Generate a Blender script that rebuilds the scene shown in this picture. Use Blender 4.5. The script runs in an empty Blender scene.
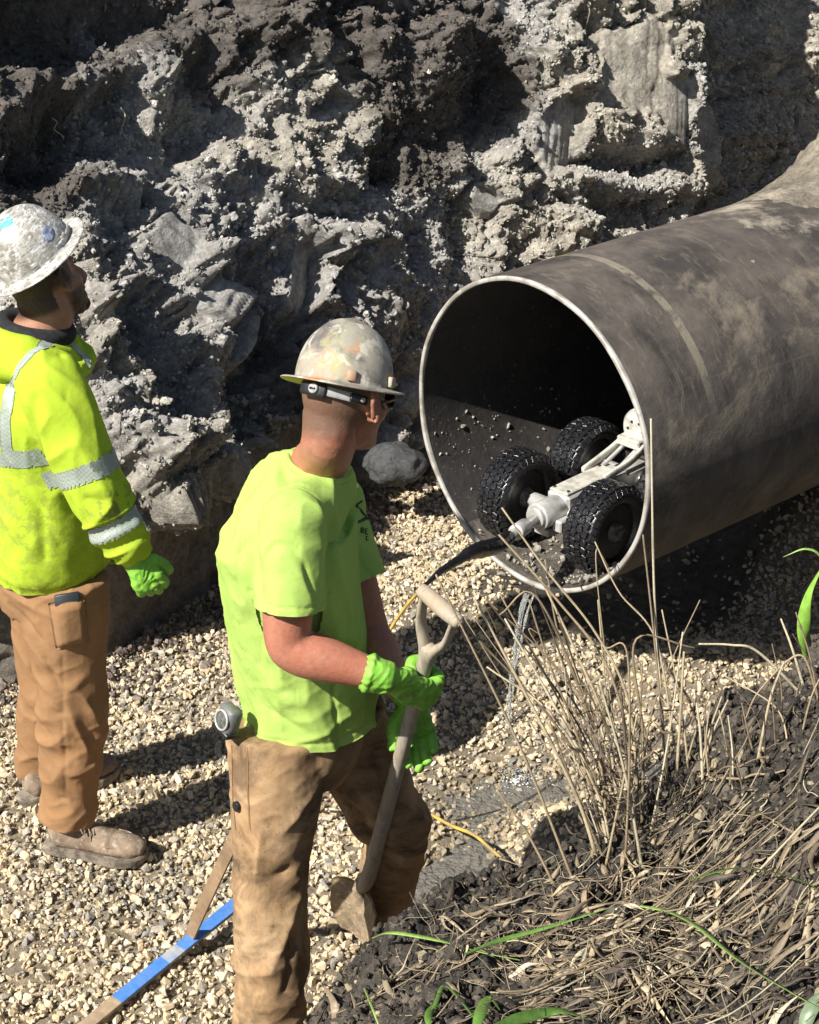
import bpy, math, random
import numpy as np
from mathutils import Vector, Matrix
from mathutils.bvhtree import BVHTree
random.seed(7)
rng = np.random.default_rng(11)
scene = bpy.context.scene
COL = scene.collection
R = math.radians
F32 = np.float32

# ------------------------------------------------------------------ camera
FPX, PITCH, CAMZ = 1800.0, R(25), 3.07
CP, SP = math.cos(PITCH), math.sin(PITCH)
CAM = np.array([0, 0, CAMZ])
cam = bpy.data.cameras.new('camera')
cam.sensor_fit = 'VERTICAL'; cam.sensor_height = 24.0; cam.lens = 24.0 * FPX / 1024
cam.clip_start = 0.05; cam.clip_end = 500
camo = bpy.data.objects.new('camera', cam); COL.objects.link(camo)
camo.location = (0, 0, CAMZ); camo.rotation_euler = (R(90) - PITCH, 0, 0)
scene.camera = camo

def ray(px, py):
    return np.array([(px - 409.5) / FPX, CP - (py - 512) / FPX * SP, -SP - (py - 512) / FPX * CP])
def P(px, py, Y):
    d = ray(px, py); return CAM + d * (Y / d[1])
def G(px, py, z=0.0):
    d = ray(px, py); return CAM + d * ((z - CAMZ) / d[2])

# ------------------------------------------------------------------ noise
def _hash(ix, iy, iz, k=0):
    h = (ix.astype(np.uint32) * np.uint32(374761393) + iy.astype(np.uint32) * np.uint32(668265263)
         + iz.astype(np.uint32) * np.uint32(2147483647) + np.uint32((k * 974634777) & 0xffffffff))
    h = (h ^ (h >> np.uint32(13))) * np.uint32(1274126177)
    h = (h ^ (h >> np.uint32(15))) * np.uint32(2246822519)
    h = h ^ (h >> np.uint32(16))
    return (h & np.uint32(0xffffff)).astype(F32) / F32(0xffffff)
def vnoise(p, k=0):
    """smooth value noise in -1..1 for an N x 3 array"""
    p = np.asarray(p, dtype=np.float64); i = np.floor(p).astype(np.int64); f = (p - i).astype(F32)
    f = f * f * f * (f * (f * 6 - 15) + 10)
    out = np.zeros(len(p), F32)
    for dx in (0, 1):
        wx = f[:, 0] if dx else 1 - f[:, 0]
        for dy in (0, 1):
            wy = f[:, 1] if dy else 1 - f[:, 1]
            for dz in (0, 1):
                wz = f[:, 2] if dz else 1 - f[:, 2]
                out += wx * wy * wz * _hash(i[:, 0] + dx, i[:, 1] + dy, i[:, 2] + dz, k)
    return out * 2 - 1
def fbm(p, octv=4, k=0, gain=.5):
    p = np.asarray(p, dtype=np.float64); a = 1; s = 0; out = 0
    for o in range(octv):
        out = out + a * vnoise(p * 2.03 ** o + 17.3 * o, k + o); s += a; a *= gain
    return out / s
def worley(p, k=0, two=False):
    p = np.asarray(p, dtype=np.float64); i = np.floor(p).astype(np.int64); f = (p - i).astype(F32)
    d1 = np.full(len(p), 9, F32); d2 = d1.copy()
    for dx in (-1, 0, 1):
        for dy in (-1, 0, 1):
            for dz in (-1, 0, 1):
                c = (i[:, 0] + dx, i[:, 1] + dy, i[:, 2] + dz)
                d = ((dx + _hash(*c, k) - f[:, 0]) ** 2 + (dy + _hash(*c, k + 1) - f[:, 1]) ** 2
                     + (dz + _hash(*c, k + 2) - f[:, 2]) ** 2)
                if two:
                    d2 = np.minimum(d2, np.maximum(d1, d))
                d1 = np.minimum(d1, d)
    return (np.sqrt(d1), np.sqrt(d2)) if two else np.sqrt(d1)
def sstep(a, b, x):
    t = np.clip((x - a) / (b - a), 0, 1); return t * t * (3 - 2 * t)
def lerp(a, b, t): return a + (b - a) * t

# ------------------------------------------------------------------ materials
class NT:
    def __init__(s, name):
        s.m = bpy.data.materials.new(name); s.m.use_nodes = True
        s.t = s.m.node_tree; s.b = s.t.nodes['Principled BSDF']; s.o = s.t.nodes['Material Output']
    def n(s, typ, **kw):
        nd = s.t.nodes.new(typ)
        for k, v in kw.items(): setattr(nd, k, v)
        return nd
    def l(s, a, b): s.t.links.new(a, b)
    def coord(s): 
        if not hasattr(s, '_c'): s._c = s.n('ShaderNodeTexCoord').outputs['Object']
        return s._c
    def mapping(s, scale=(1, 1, 1), rot=(0, 0, 0)):
        m = s.n('ShaderNodeMapping'); m.inputs['Scale'].default_value = scale; m.inputs['Rotation'].default_value = rot
        s.l(s.coord(), m.inputs['Vector']); return m.outputs[0]
    def noise(s, sc, det=5, rough=.55, dist=0, vec=None):
        t = s.n('ShaderNodeTexNoise'); t.inputs['Scale'].default_value = sc; t.inputs['Detail'].default_value = det
        t.inputs['Roughness'].default_value = rough; t.inputs['Distortion'].default_value = dist
        s.l(vec if vec is not None else s.coord(), t.inputs['Vector']); return t.outputs['Fac']
    def ramp(s, fac, lo, hi, c0=(0, 0, 0), c1=(1, 1, 1)):
        r = s.n('ShaderNodeValToRGB'); r.color_ramp.elements[0].position = lo; r.color_ramp.elements[1].position = hi
        r.color_ramp.elements[0].color = (*c0, 1); r.color_ramp.elements[1].color = (*c1, 1)
        s.l(fac, r.inputs[0]); return r.outputs[0]
    def mix(s, fac, a, b, typ='MIX'):
        m = s.n('ShaderNodeMix', data_type='RGBA', blend_type=typ)
        if isinstance(fac, (int, float)): m.inputs[0].default_value = fac
        else: s.l(fac, m.inputs[0])
        for v, i in ((a, 6), (b, 7)):
            if isinstance(v, tuple): m.inputs[i].default_value = (*v[:3], 1)
            else: s.l(v, m.inputs[i])
        return m.outputs[2]
    def math(s, op, a, b=0.0):
        m = s.n('ShaderNodeMath', operation=op)
        for v, i in ((a, 0), (b, 1)):
            if isinstance(v, (int, float)): m.inputs[i].default_value = v
            else: s.l(v, m.inputs[i])
        return m.outputs[0]
    def attr(s, name, fac=False):
        a = s.n('ShaderNodeAttribute'); a.attribute_name = name
        return a.outputs['Fac' if fac else 'Color']
    def bump(s, h, strength=.5, dist=.01, prev=None):
        b = s.n('ShaderNodeBump'); b.inputs['Strength'].default_value = strength; b.inputs['Distance'].default_value = dist
        s.l(h, b.inputs['Height'])
        if prev is not None: s.l(prev, b.inputs['Normal'])
        return b.outputs[0]
    def done(s, color=None, rough=.8, normal=None, metal=0, spec=None, **kw):
        if color is not None:
            if isinstance(color, tuple): s.b.inputs['Base Color'].default_value = (*color, 1)
            else: s.l(color, s.b.inputs['Base Color'])
        if isinstance(rough, (int, float)): s.b.inputs['Roughness'].default_value = rough
        else: s.l(rough, s.b.inputs['Roughness'])
        s.b.inputs['Metallic'].default_value = metal
        if spec is not None: s.b.inputs['Specular IOR Level'].default_value = spec
        if normal is not None: s.l(normal, s.b.inputs['Normal'])
        for k, v in kw.items(): s.b.inputs[k.replace('_', ' ')].default_value = v
        return s.m

def simple(name, base, other=None, sc=8, lo=.4, hi=.65, rough=.7, metal=0, bsc=60, bst=.3, bd=.002, third=None, spec=None):
    t = NT(name); c = base
    if other: c = t.mix(t.ramp(t.noise(sc, 6), lo, hi), base, other)
    if third: c = t.mix(t.ramp(t.noise(sc * 2.7, 6, .65), .52, .66), c, third)
    return t.done(c, rough, t.bump(t.noise(bsc, 6, .6), bst, bd), metal, spec)

def soil_mat(name, rough=.95, fine=1.0):
    t = NT(name); c = t.attr('tint')
    v = t.noise(70, 6, .65)
    c = t.mix(1, c, t.ramp(v, .25, .75, (.62, .6, .58), (1.3, 1.3, 1.3)), 'MULTIPLY')
    c = t.mix(1, c, t.ramp(t.noise(9, 5, .6), .3, .7, (.78, .76, .74), (1.15, 1.15, 1.15)), 'MULTIPLY')
    c = t.mix(1, c, t.ramp(t.noise(28, 6, .7, .4), .36, .60, (.62, .62, .63), (1.18, 1.17, 1.15)), 'MULTIPLY')
    b = t.bump(t.noise(45, 8, .68), .9 * fine, .02)
    b = t.bump(t.noise(220, 5, .7), .7 * fine, .005, b)
    rg = t.ramp(t.noise(22, 5, .65), .38, .62, (.92,) * 3, (.42,) * 3)
    return t.done(c, rg, b, spec=.5)
M = {}
M['clay'] = soil_mat('grey_clay')
M['soil'] = soil_mat('black_topsoil')
def tint_mat(name, rough=.85, bsc=150, bst=.5, bd=.004, spec=.3, lo=.75, hi=1.2):
    t = NT(name); c = t.mix(1, t.attr('tint'), t.ramp(t.noise(bsc, 4, .6), .3, .7, (lo,) * 3, (hi,) * 3), 'MULTIPLY')
    return t.done(c, rough, t.bump(t.noise(bsc * 1.6, 5, .6), bst, bd), spec=spec)
M['stone'] = tint_mat('limestone_gravel')
M['clod'] = tint_mat('soil_clods', .95, 90, .8, .01, .2)
M['straw'] = tint_mat('dry_straw', .6, 240, .3, .001, .4)
M['leaf'] = tint_mat('green_grass_blade', .45, 90, .2, .001, .5)

def cloth(name, base, dirt, dirt2=None, sc=6, weave=900, lo=.5, hi=.72, sheen=.1, seam=None):
    t = NT(name)
    c = t.mix(t.ramp(t.noise(sc, 7, .62), lo, hi), base, dirt)
    if dirt2: c = t.mix(t.ramp(t.noise(sc * 2.3, 7, .7, .6), .55, .7), c, dirt2)
    c = t.mix(1, c, t.ramp(t.noise(180, 4, .7), .3, .7, (.9,) * 3, (1.06,) * 3), 'MULTIPLY')
    b = t.bump(t.noise(10, 3, .5, .3), .45, .02); b = t.bump(t.noise(40, 5, .5), .15, .003, b)
    b = t.bump(t.noise(weave, 2, .5), .35, .0008, b)
    return t.done(c, .9, b, spec=.15)

# ------------------------------------------------------------------ mesh building
def tag(o, label=None, cat=None, group=None, kind=None):
    if label: o['label'] = label
    if cat: o['category'] = cat
    if group: o['group'] = group
    if kind: o['kind'] = kind
    return o
def thing(name, label, cat, loc=(0, 0, 0), group=None, mat4=None):
    o = bpy.data.objects.new(name, None); COL.objects.link(o)
    o.empty_display_size = .1
    if mat4 is not None: o.matrix_world = mat4
    else: o.location = loc
    return tag(o, label, cat, group)
def mesh(name, V, Fs, smooth=True, tint=None, attrs=None, fmat=None):
    V = np.asarray(V, dtype=F32)
    if isinstance(Fs, np.ndarray): Fs = [Fs]
    Fs = [np.asarray(f, dtype=np.int32) for f in Fs if len(f)]
    me = bpy.data.meshes.new(name)
    me.vertices.add(len(V)); me.vertices.foreach_set('co', V.ravel())
    nl = sum(f.size for f in Fs); nf = sum(len(f) for f in Fs)
    me.loops.add(nl); me.loops.foreach_set('vertex_index', np.concatenate([f.ravel() for f in Fs]))
    me.polygons.add(nf)
    tot = np.concatenate([np.full(len(f), f.shape[1]) for f in Fs])
    me.polygons.foreach_set('loop_start', np.concatenate([[0], np.cumsum(tot)[:-1]]).astype(np.int32))
    if smooth: me.polygons.foreach_set('use_smooth', np.ones(nf, bool))
    else: me.polygons.foreach_set('use_smooth', np.zeros(nf, bool))
    if fmat is not None: me.polygons.foreach_set('material_index', np.asarray(fmat, np.int32))
    me.update(calc_edges=True); me.validate()
    if tint is not None:
        a = me.color_attributes.new('tint', 'FLOAT_COLOR', 'POINT')
        t4 = np.ones((len(V), 4), F32); t4[:, :3] = tint; a.data.foreach_set('color', t4.ravel())
    for k, v in (attrs or {}).items():
        a = me.attributes.new(k, 'FLOAT', 'POINT'); a.data.foreach_set('value', np.asarray(v, F32))
    return me
def obj(name, V, Fs, mat, parent=None, smooth=True, local=False, **kw):
    V = np.asarray(V, dtype=np.float64)
    if parent is not None and not local:
        w = Vector((0, 0, 0)); q = parent
        while q is not None: w = w + q.location; q = q.parent
        V = V - np.array(w)
    me = mesh(name, V, Fs, smooth, **kw)
    for m in (mat if isinstance(mat, (list, tuple)) else [mat]): me.materials.append(m)
    o = bpy.data.objects.new(name, me); COL.objects.link(o)
    if parent is not None: o.parent = parent
    return o

def unit(v): v = np.asarray(v, float); return v / (np.linalg.norm(v) + 1e-12)
def merge(parts):
    Vs, Q, T, off = [], [], [], 0
    for V, Fs in parts:
        if isinstance(Fs, np.ndarray): Fs = [Fs]
        Vs.append(V)
        for f in Fs:
            if len(f): (Q if f.shape[1] == 4 else T).append(np.asarray(f) + off)
        off += len(V)
    out = []
    if Q: out.append(np.concatenate(Q))
    if T: out.append(np.concatenate(T))
    return np.concatenate(Vs), out
def catmull(P_, n):
    P_ = np.asarray(P_, float); m = len(P_)
    if m < 3:
        t = np.linspace(0, 1, n)[:, None]; return P_[0] * (1 - t) + P_[-1] * t
    Q = np.vstack([2 * P_[0] - P_[1], P_, 2 * P_[-1] - P_[-2]])
    t = np.linspace(0, m - 1 - 1e-9, n); i = np.floor(t).astype(int); f = (t - i)[:, None]
    a, b, c, d = Q[i], Q[i + 1], Q[i + 2], Q[i + 3]
    return .5 * ((2 * b) + (c - a) * f + (2 * a - 5 * b + 4 * c - d) * f ** 2 + (3 * b - a - 3 * c + d) * f ** 3)
def loft(rows, side=(0, 1, 0), n=None, seg=20, cap=True, power=2.0, ck=.5):
    """rows: (center, r_side, r_other); a closed tube through them"""
    C = np.array([r[0] for r in rows], float); A = np.array([[r[1], r[2] if len(r) > 2 else r[1]] for r in rows], float)
    n = n or max(6, 5 * len(rows))
    full = catmull(np.hstack([C, A]), n); C, A = full[:, :3], np.maximum(full[:, 3:], 1e-4)
    T = np.gradient(C, axis=0)
    T /= np.linalg.norm(T, axis=1)[:, None] + 1e-12
    if cap:
        def ext(c, t, a, s):
            r = a.mean() * ck; cs, as_ = [], []
            for k in (.5, .85, .98):
                cs.append(c + s * t * r * k); as_.append(a * math.sqrt(1 - k * k))
            return np.array(cs), np.array(as_)
        c0, a0 = ext(C[0], T[0], A[0], -1); c1, a1 = ext(C[-1], T[-1], A[-1], 1)
        C = np.vstack([c0[::-1], C, c1]); A = np.vstack([a0[::-1], A, a1])
        T = np.vstack([np.repeat(T[:1], 3, 0), T, np.repeat(T[-1:], 3, 0)])
    side = np.asarray(side, float)
    U = side - (T @ side)[:, None] * T; U /= np.linalg.norm(U, axis=1)[:, None] + 1e-9
    W = np.cross(T, U)
    th = np.linspace(0, 2 * np.pi, seg, endpoint=False)
    ct, st = np.cos(th), np.sin(th)
    if power != 2.0:
        ct = np.sign(ct) * np.abs(ct) ** (2 / power); st = np.sign(st) * np.abs(st) ** (2 / power)
    V = (C[:, None] + U[:, None] * (A[:, :1] * ct)[:, :, None] + W[:, None] * (A[:, 1:] * st)[:, :, None]).reshape(-1, 3)
    m = len(C); i = np.arange(m - 1)[:, None] * seg; j = np.arange(seg); k = (j + 1) % seg
    Q = np.stack([i + j, i + k, i + seg + k, i + seg + j], -1).reshape(-1, 4)
    V = np.vstack([V, C[:1], C[-1:]]); a = len(V) - 2; b = a + 1
    T3 = np.vstack([np.stack([np.full(seg, a), k, j], 1), np.stack([np.full(seg, b), (m - 1) * seg + j, (m - 1) * seg + k], 1)])
    return V, [Q, T3]
def tube(pts, r, seg=8, n=None, cap=True):
    pts = [np.asarray(p, float) for p in pts]
    rr = r if isinstance(r, (list, tuple, np.ndarray)) else [r] * len(pts)
    t = pts[-1] - pts[0]; s = (0, 0, 1) if abs(unit(t)[2]) < .8 else (1, 0.1, 0)
    return loft([(p, q, q) for p, q in zip(pts, rr)], s, n or max(2, 4 * (len(pts) - 1)), seg, cap)
def ico(sub=2):
    t = (1 + 5 ** .5) / 2
    V = [(-1, t, 0), (1, t, 0), (-1, -t, 0), (1, -t, 0), (0, -1, t), (0, 1, t), (0, -1, -t), (0, 1, -t), (t, 0, -1), (t, 0, 1), (-t, 0, -1), (-t, 0, 1)]
    Fc = [(0, 11, 5), (0, 5, 1), (0, 1, 7), (0, 7, 10), (0, 10, 11), (1, 5, 9), (5, 11, 4), (11, 10, 2), (10, 7, 6), (7, 1, 8),
          (3, 9, 4), (3, 4, 2), (3, 2, 6), (3, 6, 8), (3, 8, 9), (4, 9, 5), (2, 4, 11), (6, 2, 10), (8, 6, 7), (9, 8, 1)]
    V = [unit(v) for v in V]
    for _ in range(sub):
        mid = {}; nf = []
        def m(a, b):
            k = (min(a, b), max(a, b))
            if k not in mid: mid[k] = len(V); V.append(unit(V[a] + V[b]))
            return mid[k]
        for a, b, c in Fc:
            x, y, z = m(a, b), m(b, c), m(c, a); nf += [(a, x, z), (b, y, x), (c, z, y), (x, y, z)]
        Fc = nf
    return np.array(V), np.array(Fc)
ICO = [ico(i) for i in range(4)]
def ell(c, r, Rm=None, sub=3):
    V, Fc = ICO[sub]; V = V * np.asarray(r, float)
    if Rm is not None: V = V @ np.asarray(Rm).T
    return V + np.asarray(c, float), [Fc]
def box(c, h, Rm=None, bev=.12):
    """rounded box: centre, half sizes"""
    V, Fc = ICO[3]
    V = np.sign(V) * np.abs(V) ** bev
    V = V / np.abs(V).max(axis=1)[:, None] ** .5
    V = np.clip(V, -1, 1) * np.asarray(h, float)
    if Rm is not None: V = V @ np.asarray(Rm).T
    return V + np.asarray(c, float), [Fc]
def cbox(c, h, Rm=None, b=.15):
    """chamfered box: centre, half sizes, chamfer as a share of the smallest half size"""
    h = np.asarray(h, float); e = b * h.min()
    pts = []
    for sx in (-1, 1):
        for sy in (-1, 1):
            for sz in (-1, 1):
                s = np.array([sx, sy, sz], float)
                for k in range(3):
                    q = s * (h - e); q[k] = s[k] * h[k]; pts.append(q)
    import bmesh
    bm = bmesh.new(); [bm.verts.new(p) for p in pts]
    bmesh.ops.convex_hull(bm, input=bm.verts)
    bm.verts.index_update(); bm.normal_update()
    V = np.array([v.co for v in bm.verts]); Fc = np.array([[v.index for v in f.verts] for f in bm.faces]); bm.free()
    if Rm is not None: V = V @ np.asarray(Rm).T
    return V + np.asarray(c, float), [Fc]
def cyl(c0, c1, r0, r1=None, seg=24):
    r1 = r0 if r1 is None else r1; c0 = np.asarray(c0, float); c1 = np.asarray(c1, float)
    t = unit(c1 - c0); s = np.array([0, 0, 1.]) if abs(t[2]) < .8 else np.array([1., 0, 0])
    u = unit(s - t * (s @ t)); w = np.cross(t, u); th = np.linspace(0, 2 * np.pi, seg, endpoint=False)
    ring = np.cos(th)[:, None] * u + np.sin(th)[:, None] * w
    e = min(r0, r1) * .06
    V = np.vstack([c0 + ring * (r0 - e), c0 + t * e + ring * r0, c1 - t * e + ring * r1, c1 + ring * (r1 - e), c0[None], c1[None]])
    j = np.arange(seg); k = (j + 1) % seg
    Q = np.vstack([np.stack([j + a, k + a, k + a + seg, j + a + seg], 1) for a in (0, seg, 2 * seg)])
    T3 = np.vstack([np.stack([np.full(seg, 4 * seg), k, j], 1), np.stack([np.full(seg, 4 * seg + 1), 3 * seg + j, 3 * seg + k], 1)])
    return V, [Q, T3]
def frame(f, up):
    """columns forward, left, up"""
    f = unit(f); up = np.asarray(up, float); up = unit(up - f * (up @ f)); l = np.cross(up, f)
    return np.stack([f, l, up], 1)

def remesh(parts, voxel, smooth=4):
    V, Fs = merge(parts)
    me = mesh('tmp', V, Fs); o = bpy.data.objects.new('tmp', me); COL.objects.link(o)
    md = o.modifiers.new('r', 'REMESH'); md.mode = 'VOXEL'; md.voxel_size = voxel
    if smooth:
        s = o.modifiers.new('s', 'SMOOTH'); s.factor = .5; s.iterations = smooth
    dg = bpy.context.evaluated_depsgraph_get(); ev = o.evaluated_get(dg); m2 = ev.to_mesh()
    V, Fs = get(m2); N = np.empty(len(V) * 3, F32); m2.vertex_normals.foreach_get('vector', N)
    ev.to_mesh_clear(); bpy.data.objects.remove(o); bpy.data.meshes.remove(me)
    return V, Fs, N.reshape(-1, 3).astype(float)
def get(m2):
    V = np.empty(len(m2.vertices) * 3, F32); m2.vertices.foreach_get('co', V)
    nf = len(m2.polygons); lt = np.empty(nf, np.int32); m2.polygons.foreach_get('loop_total', lt)
    li = np.empty(len(m2.loops), np.int32); m2.loops.foreach_get('vertex_index', li)
    ls = np.cumsum(lt) - lt; Fs = []
    for k in (4, 3):
        s = ls[lt == k]
        if len(s): Fs.append(li[s[:, None] + np.arange(k)])
    return V.reshape(-1, 3).astype(float), Fs
def normals(V, Fs):
    N = np.zeros_like(V)
    for f in Fs:
        a, b, c = V[f[:, 0]], V[f[:, 1]], V[f[:, 2]]
        n = np.cross(b - a, c - a)
        for k in range(f.shape[1]): np.add.at(N, f[:, k], n)
    return N / (np.linalg.norm(N, axis=1)[:, None] + 1e-12)
def segdist(V, A, B):
    A = np.asarray(A, float); B = np.asarray(B, float); ab = B - A
    t = np.clip(((V - A) @ ab) / (ab @ ab), 0, 1); return np.linalg.norm(V - A - t[:, None] * ab, axis=1), t
def bvh(V, Fs):
    return BVHTree.FromPolygons([Vector(v) for v in V], [tuple(int(i) for i in f) for ff in Fs for f in ff])
def cast(tree, px, py):
    d = Vector(ray(px, py)).normalized(); h = tree.ray_cast(Vector(CAM), d)
    return (np.array(h[0]), np.array(h[1])) if h[0] is not None else (None, None)

def cut_open(V, Fs, cuts):
    """open a cloth shell at its hems. cuts: (point, outward direction, centre, reach, waviness)"""
    V = V.copy(); kill = np.zeros(len(V), bool); 
    for i, (co, no, cen, rad, wav) in enumerate(cuts):
        co, no = np.asarray(co, float), unit(no); near = (segdist(V, cen[0], cen[1])[0] if isinstance(cen, tuple) else np.linalg.norm(V - np.asarray(cen), axis=1)) < rad
        d = (V - co) @ no + wav * vnoise(V * 16 + i, 77); out = near & (d > 0)
        # faces wholly outside go; what is left over the line is drawn back onto it
        kill |= out; V[out] -= no * d[out][:, None] * (d[out] < .02)[:, None]
    res = [f[~kill[f].all(1)] for f in Fs]
    return V, res

def scatter(protos, pos, scale, tint, flat=None, name='x'):
    """many small deformed lumps merged into one array mesh"""
    n = len(pos); which = rng.integers(0, len(protos), n)
    q = rng.normal(size=(n, 4)); q /= np.linalg.norm(q, axis=1)[:, None]
    w, x, y, z = q.T
    Rm = np.stack([1 - 2 * (y * y + z * z), 2 * (x * y - z * w), 2 * (x * z + y * w), 2 * (x * y + z * w), 1 - 2 * (x * x + z * z), 2 * (y * z - x * w),
                   2 * (x * z - y * w), 2 * (y * z + x * w), 1 - 2 * (x * x + y * y)], 1).reshape(n, 3, 3)
    if flat is not None: Rm = np.stack([Rm[:, 0], Rm[:, 1], Rm[:, 2] * flat], 1)
    Vs, Fs, Ts, off = [], [], [], 0
    for k, (pv, pf) in enumerate(protos):
        m = which == k; c = m.sum()
        if not c: continue
        V = np.einsum('nij,vj->nvi', Rm[m], pv) * scale[m][:, None, None] + pos[m][:, None]
        Vs.append(V.reshape(-1, 3)); Fs.append((pf[None] + (np.arange(c) * len(pv))[:, None, None] + off).reshape(-1, 3))
        Ts.append(np.repeat(tint[m], len(pv), 0)); off += c * len(pv)
    return np.concatenate(Vs), [np.concatenate(Fs)], np.concatenate(Ts)
def stone_protos(k, npt=14, el=(1, .8, .6)):
    import bmesh
    out = []
    for i in range(k):
        v = rng.normal(size=(npt, 3)); v /= np.linalg.norm(v, axis=1)[:, None]; v *= rng.uniform(.75, 1.1, (npt, 1))
        v *= np.array(el) * rng.uniform(.8, 1.2, 3)
        bm = bmesh.new(); [bm.verts.new(p) for p in v]; bmesh.ops.convex_hull(bm, input=bm.verts)
        for vv in [x for x in bm.verts if not x.link_faces]: bm.verts.remove(vv)
        bm.verts.index_update()
        out.append((np.array([p.co for p in bm.verts]), np.array([[p.index for p in f.verts] for f in bm.faces]))); bm.free()
    return out
def clod_protos(k, sub=2, amp=.35):
    out = []
    for i in range(k):
        V, Fc = ICO[sub]
        d = 1 + amp * fbm(V * 2.3 + i * 7.7, 3, i) * 1.5 + .22 * vnoise(V * 5 + i, 3)
        out.append((V * d[:, None] * rng.uniform(.45, 1.35, 3), Fc))
    return out
def gridfaces(nu, nv):
    i, j = np.meshgrid(np.arange(nu - 1), np.arange(nv - 1), indexing='ij'); a = (i * nv + j).ravel()
    return np.stack([a, a + nv, a + nv + 1, a + 1], 1)
def axis_(segs):
    """segs: (start, end, step) pieces joined into one increasing array"""
    out = []
    for a, b, s in segs: out.append(np.arange(a, b - 1e-9, s))
    out.append([segs[-1][1]]); return np.concatenate(out)
#SECTION2
# ------------------------------------------------------------------ light
SUN_AZ, SUN_EL = R(42), R(43)          # direction the light travels to (from +X towards +Y), height of the sun
sd = np.array([math.cos(SUN_AZ) * math.cos(SUN_EL), math.sin(SUN_AZ) * math.cos(SUN_EL), -math.sin(SUN_EL)])
sl = bpy.data.lights.new('sun', 'SUN'); sl.energy = 5.0; sl.angle = R(.53); sl.color = (1, .955, .88)
so = bpy.data.objects.new('sun', sl); COL.objects.link(so)
so.rotation_euler = Vector(sd).to_track_quat('-Z', 'Y').to_euler()
w = bpy.data.worlds.new('World'); scene.world = w; w.use_nodes = True
bg = w.node_tree.nodes['Background']; sky = w.node_tree.nodes.new('ShaderNodeTexSky')
sky.sky_type = 'NISHITA'; sky.sun_disc = False; sky.sun_elevation = SUN_EL
sky.sun_rotation = math.atan2(-sd[0], -sd[1])
w.node_tree.links.new(sky.outputs[0], bg.inputs[0]); bg.inputs[1].default_value = .05
scene.view_settings.view_transform = 'Standard'; scene.view_settings.look = 'None'
scene.view_settings.exposure = 0.76; scene.view_settings.gamma = 1
scene.cycles.max_bounces = 8

# ------------------------------------------------------------------ pipe placement
PC = np.array([.356, 5.07, .955]); PR = .50; PAZ = R(41); PT = R(1)
PA = np.array([math.cos(PAZ) * math.cos(PT), math.sin(PAZ) * math.cos(PT), math.sin(PT)])
PU = unit(np.cross(PA, [0, 0, 1])); PW = np.cross(PU, PA)      # PU horizontal (towards the camera side), PW up
PMAT = Matrix([[PA[0], -PU[0], PW[0], PC[0]], [PA[1], -PU[1], PW[1], PC[1]], [PA[2], -PU[2], PW[2], PC[2]], [0, 0, 0, 1]])
def pp(s, side, up): return PC + PA * s + PU * side + PW * up

# ------------------------------------------------------------------ trench floor
def gauss(x, y, c, rx, ry, ang=0):
    dx, dy = x - c[0], y - c[1]; ca, sa = math.cos(ang), math.sin(ang)
    u, v = dx * ca + dy * sa, -dx * sa + dy * ca
    return np.exp(-(u / rx) ** 2 - (v / ry) ** 2)
gp1, gp2, gp3, gp4 = G(505, 785), G(462, 865), G(425, 905), G(690, 760)
gm1, gm2, gm3, gm4 = G(590, 840), G(420, 770), G(690, 690), G(470, 610)
def floor_raw(x, y):
    p = np.stack([x, y, 0 * x], -1).reshape(-1, 3)
    z = .035 * fbm(p * 1.7, 3, 40) + .018 * fbm(p * 6, 3, 45)
    z = z.reshape(x.shape)
    z -= .065 * gauss(x, y, gp1, .30, .17, .2) + .12 * gauss(x, y, gp2, .12, .24, -.5) + .10 * gauss(x, y, gp3, .12, .2, -.4)
    z -= .08 * gauss(x, y, gp4, .25, .12)
    z += .07 * gauss(x, y, gm1, .22, .14) + .03 * gauss(x, y, gm2, .18, .12) + .14 * gauss(x, y, gm3, .35, .14, .2)
    z += .10 * gauss(x, y, gm4, .5, .35)
    # bedding that carries the pipe farther in
    s = (x - PC[0]) * PA[0] + (y - PC[1]) * PA[1]; u = (x - PC[0]) * PU[0] + (y - PC[1]) * PU[1]
    z += sstep(.9, 1.9, s) * np.exp(-(u / .75) ** 2) * .5
    return z
fx = axis_([(-12, -2.2, .5), (-2.2, 2.4, .016), (2.4, 12, .4)])
fy = axis_([(-8, 2.2, .4), (2.2, 7.6, .016), (7.6, 14, .4)])
FX, FY = np.meshgrid(fx, fy, indexing='ij')
FZ = floor_raw(FX, FY)
def floor_z(x, y):
    i = np.clip(np.searchsorted(fx, x) - 1, 0, len(fx) - 2); j = np.clip(np.searchsorted(fy, y) - 1, 0, len(fy) - 2)
    a = (x - fx[i]) / (fx[i + 1] - fx[i]); b = (y - fy[j]) / (fy[j + 1] - fy[j])
    return (FZ[i, j] * (1 - a) * (1 - b) + FZ[i + 1, j] * a * (1 - b) + FZ[i, j + 1] * (1 - a) * b + FZ[i + 1, j + 1] * a * b)
V = np.stack([FX, FY, FZ], -1).reshape(-1, 3)
fn = sstep(-.25, .35, fbm(V * 1.3, 4, 60))[:, None]
tint = lerp(np.array([.30, .25, .175]), np.array([.20, .175, .135]), fn)
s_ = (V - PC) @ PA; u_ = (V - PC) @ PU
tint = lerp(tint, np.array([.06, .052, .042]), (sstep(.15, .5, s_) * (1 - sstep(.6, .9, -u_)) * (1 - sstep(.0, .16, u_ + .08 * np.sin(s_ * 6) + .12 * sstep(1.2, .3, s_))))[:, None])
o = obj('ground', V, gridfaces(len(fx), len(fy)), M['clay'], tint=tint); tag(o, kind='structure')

# gravel stones
SP_ = stone_protos(14)
N = 118000
x = rng.uniform(-2.1, 2.2, N); y = rng.uniform(2.9, 7.5, N)
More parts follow.
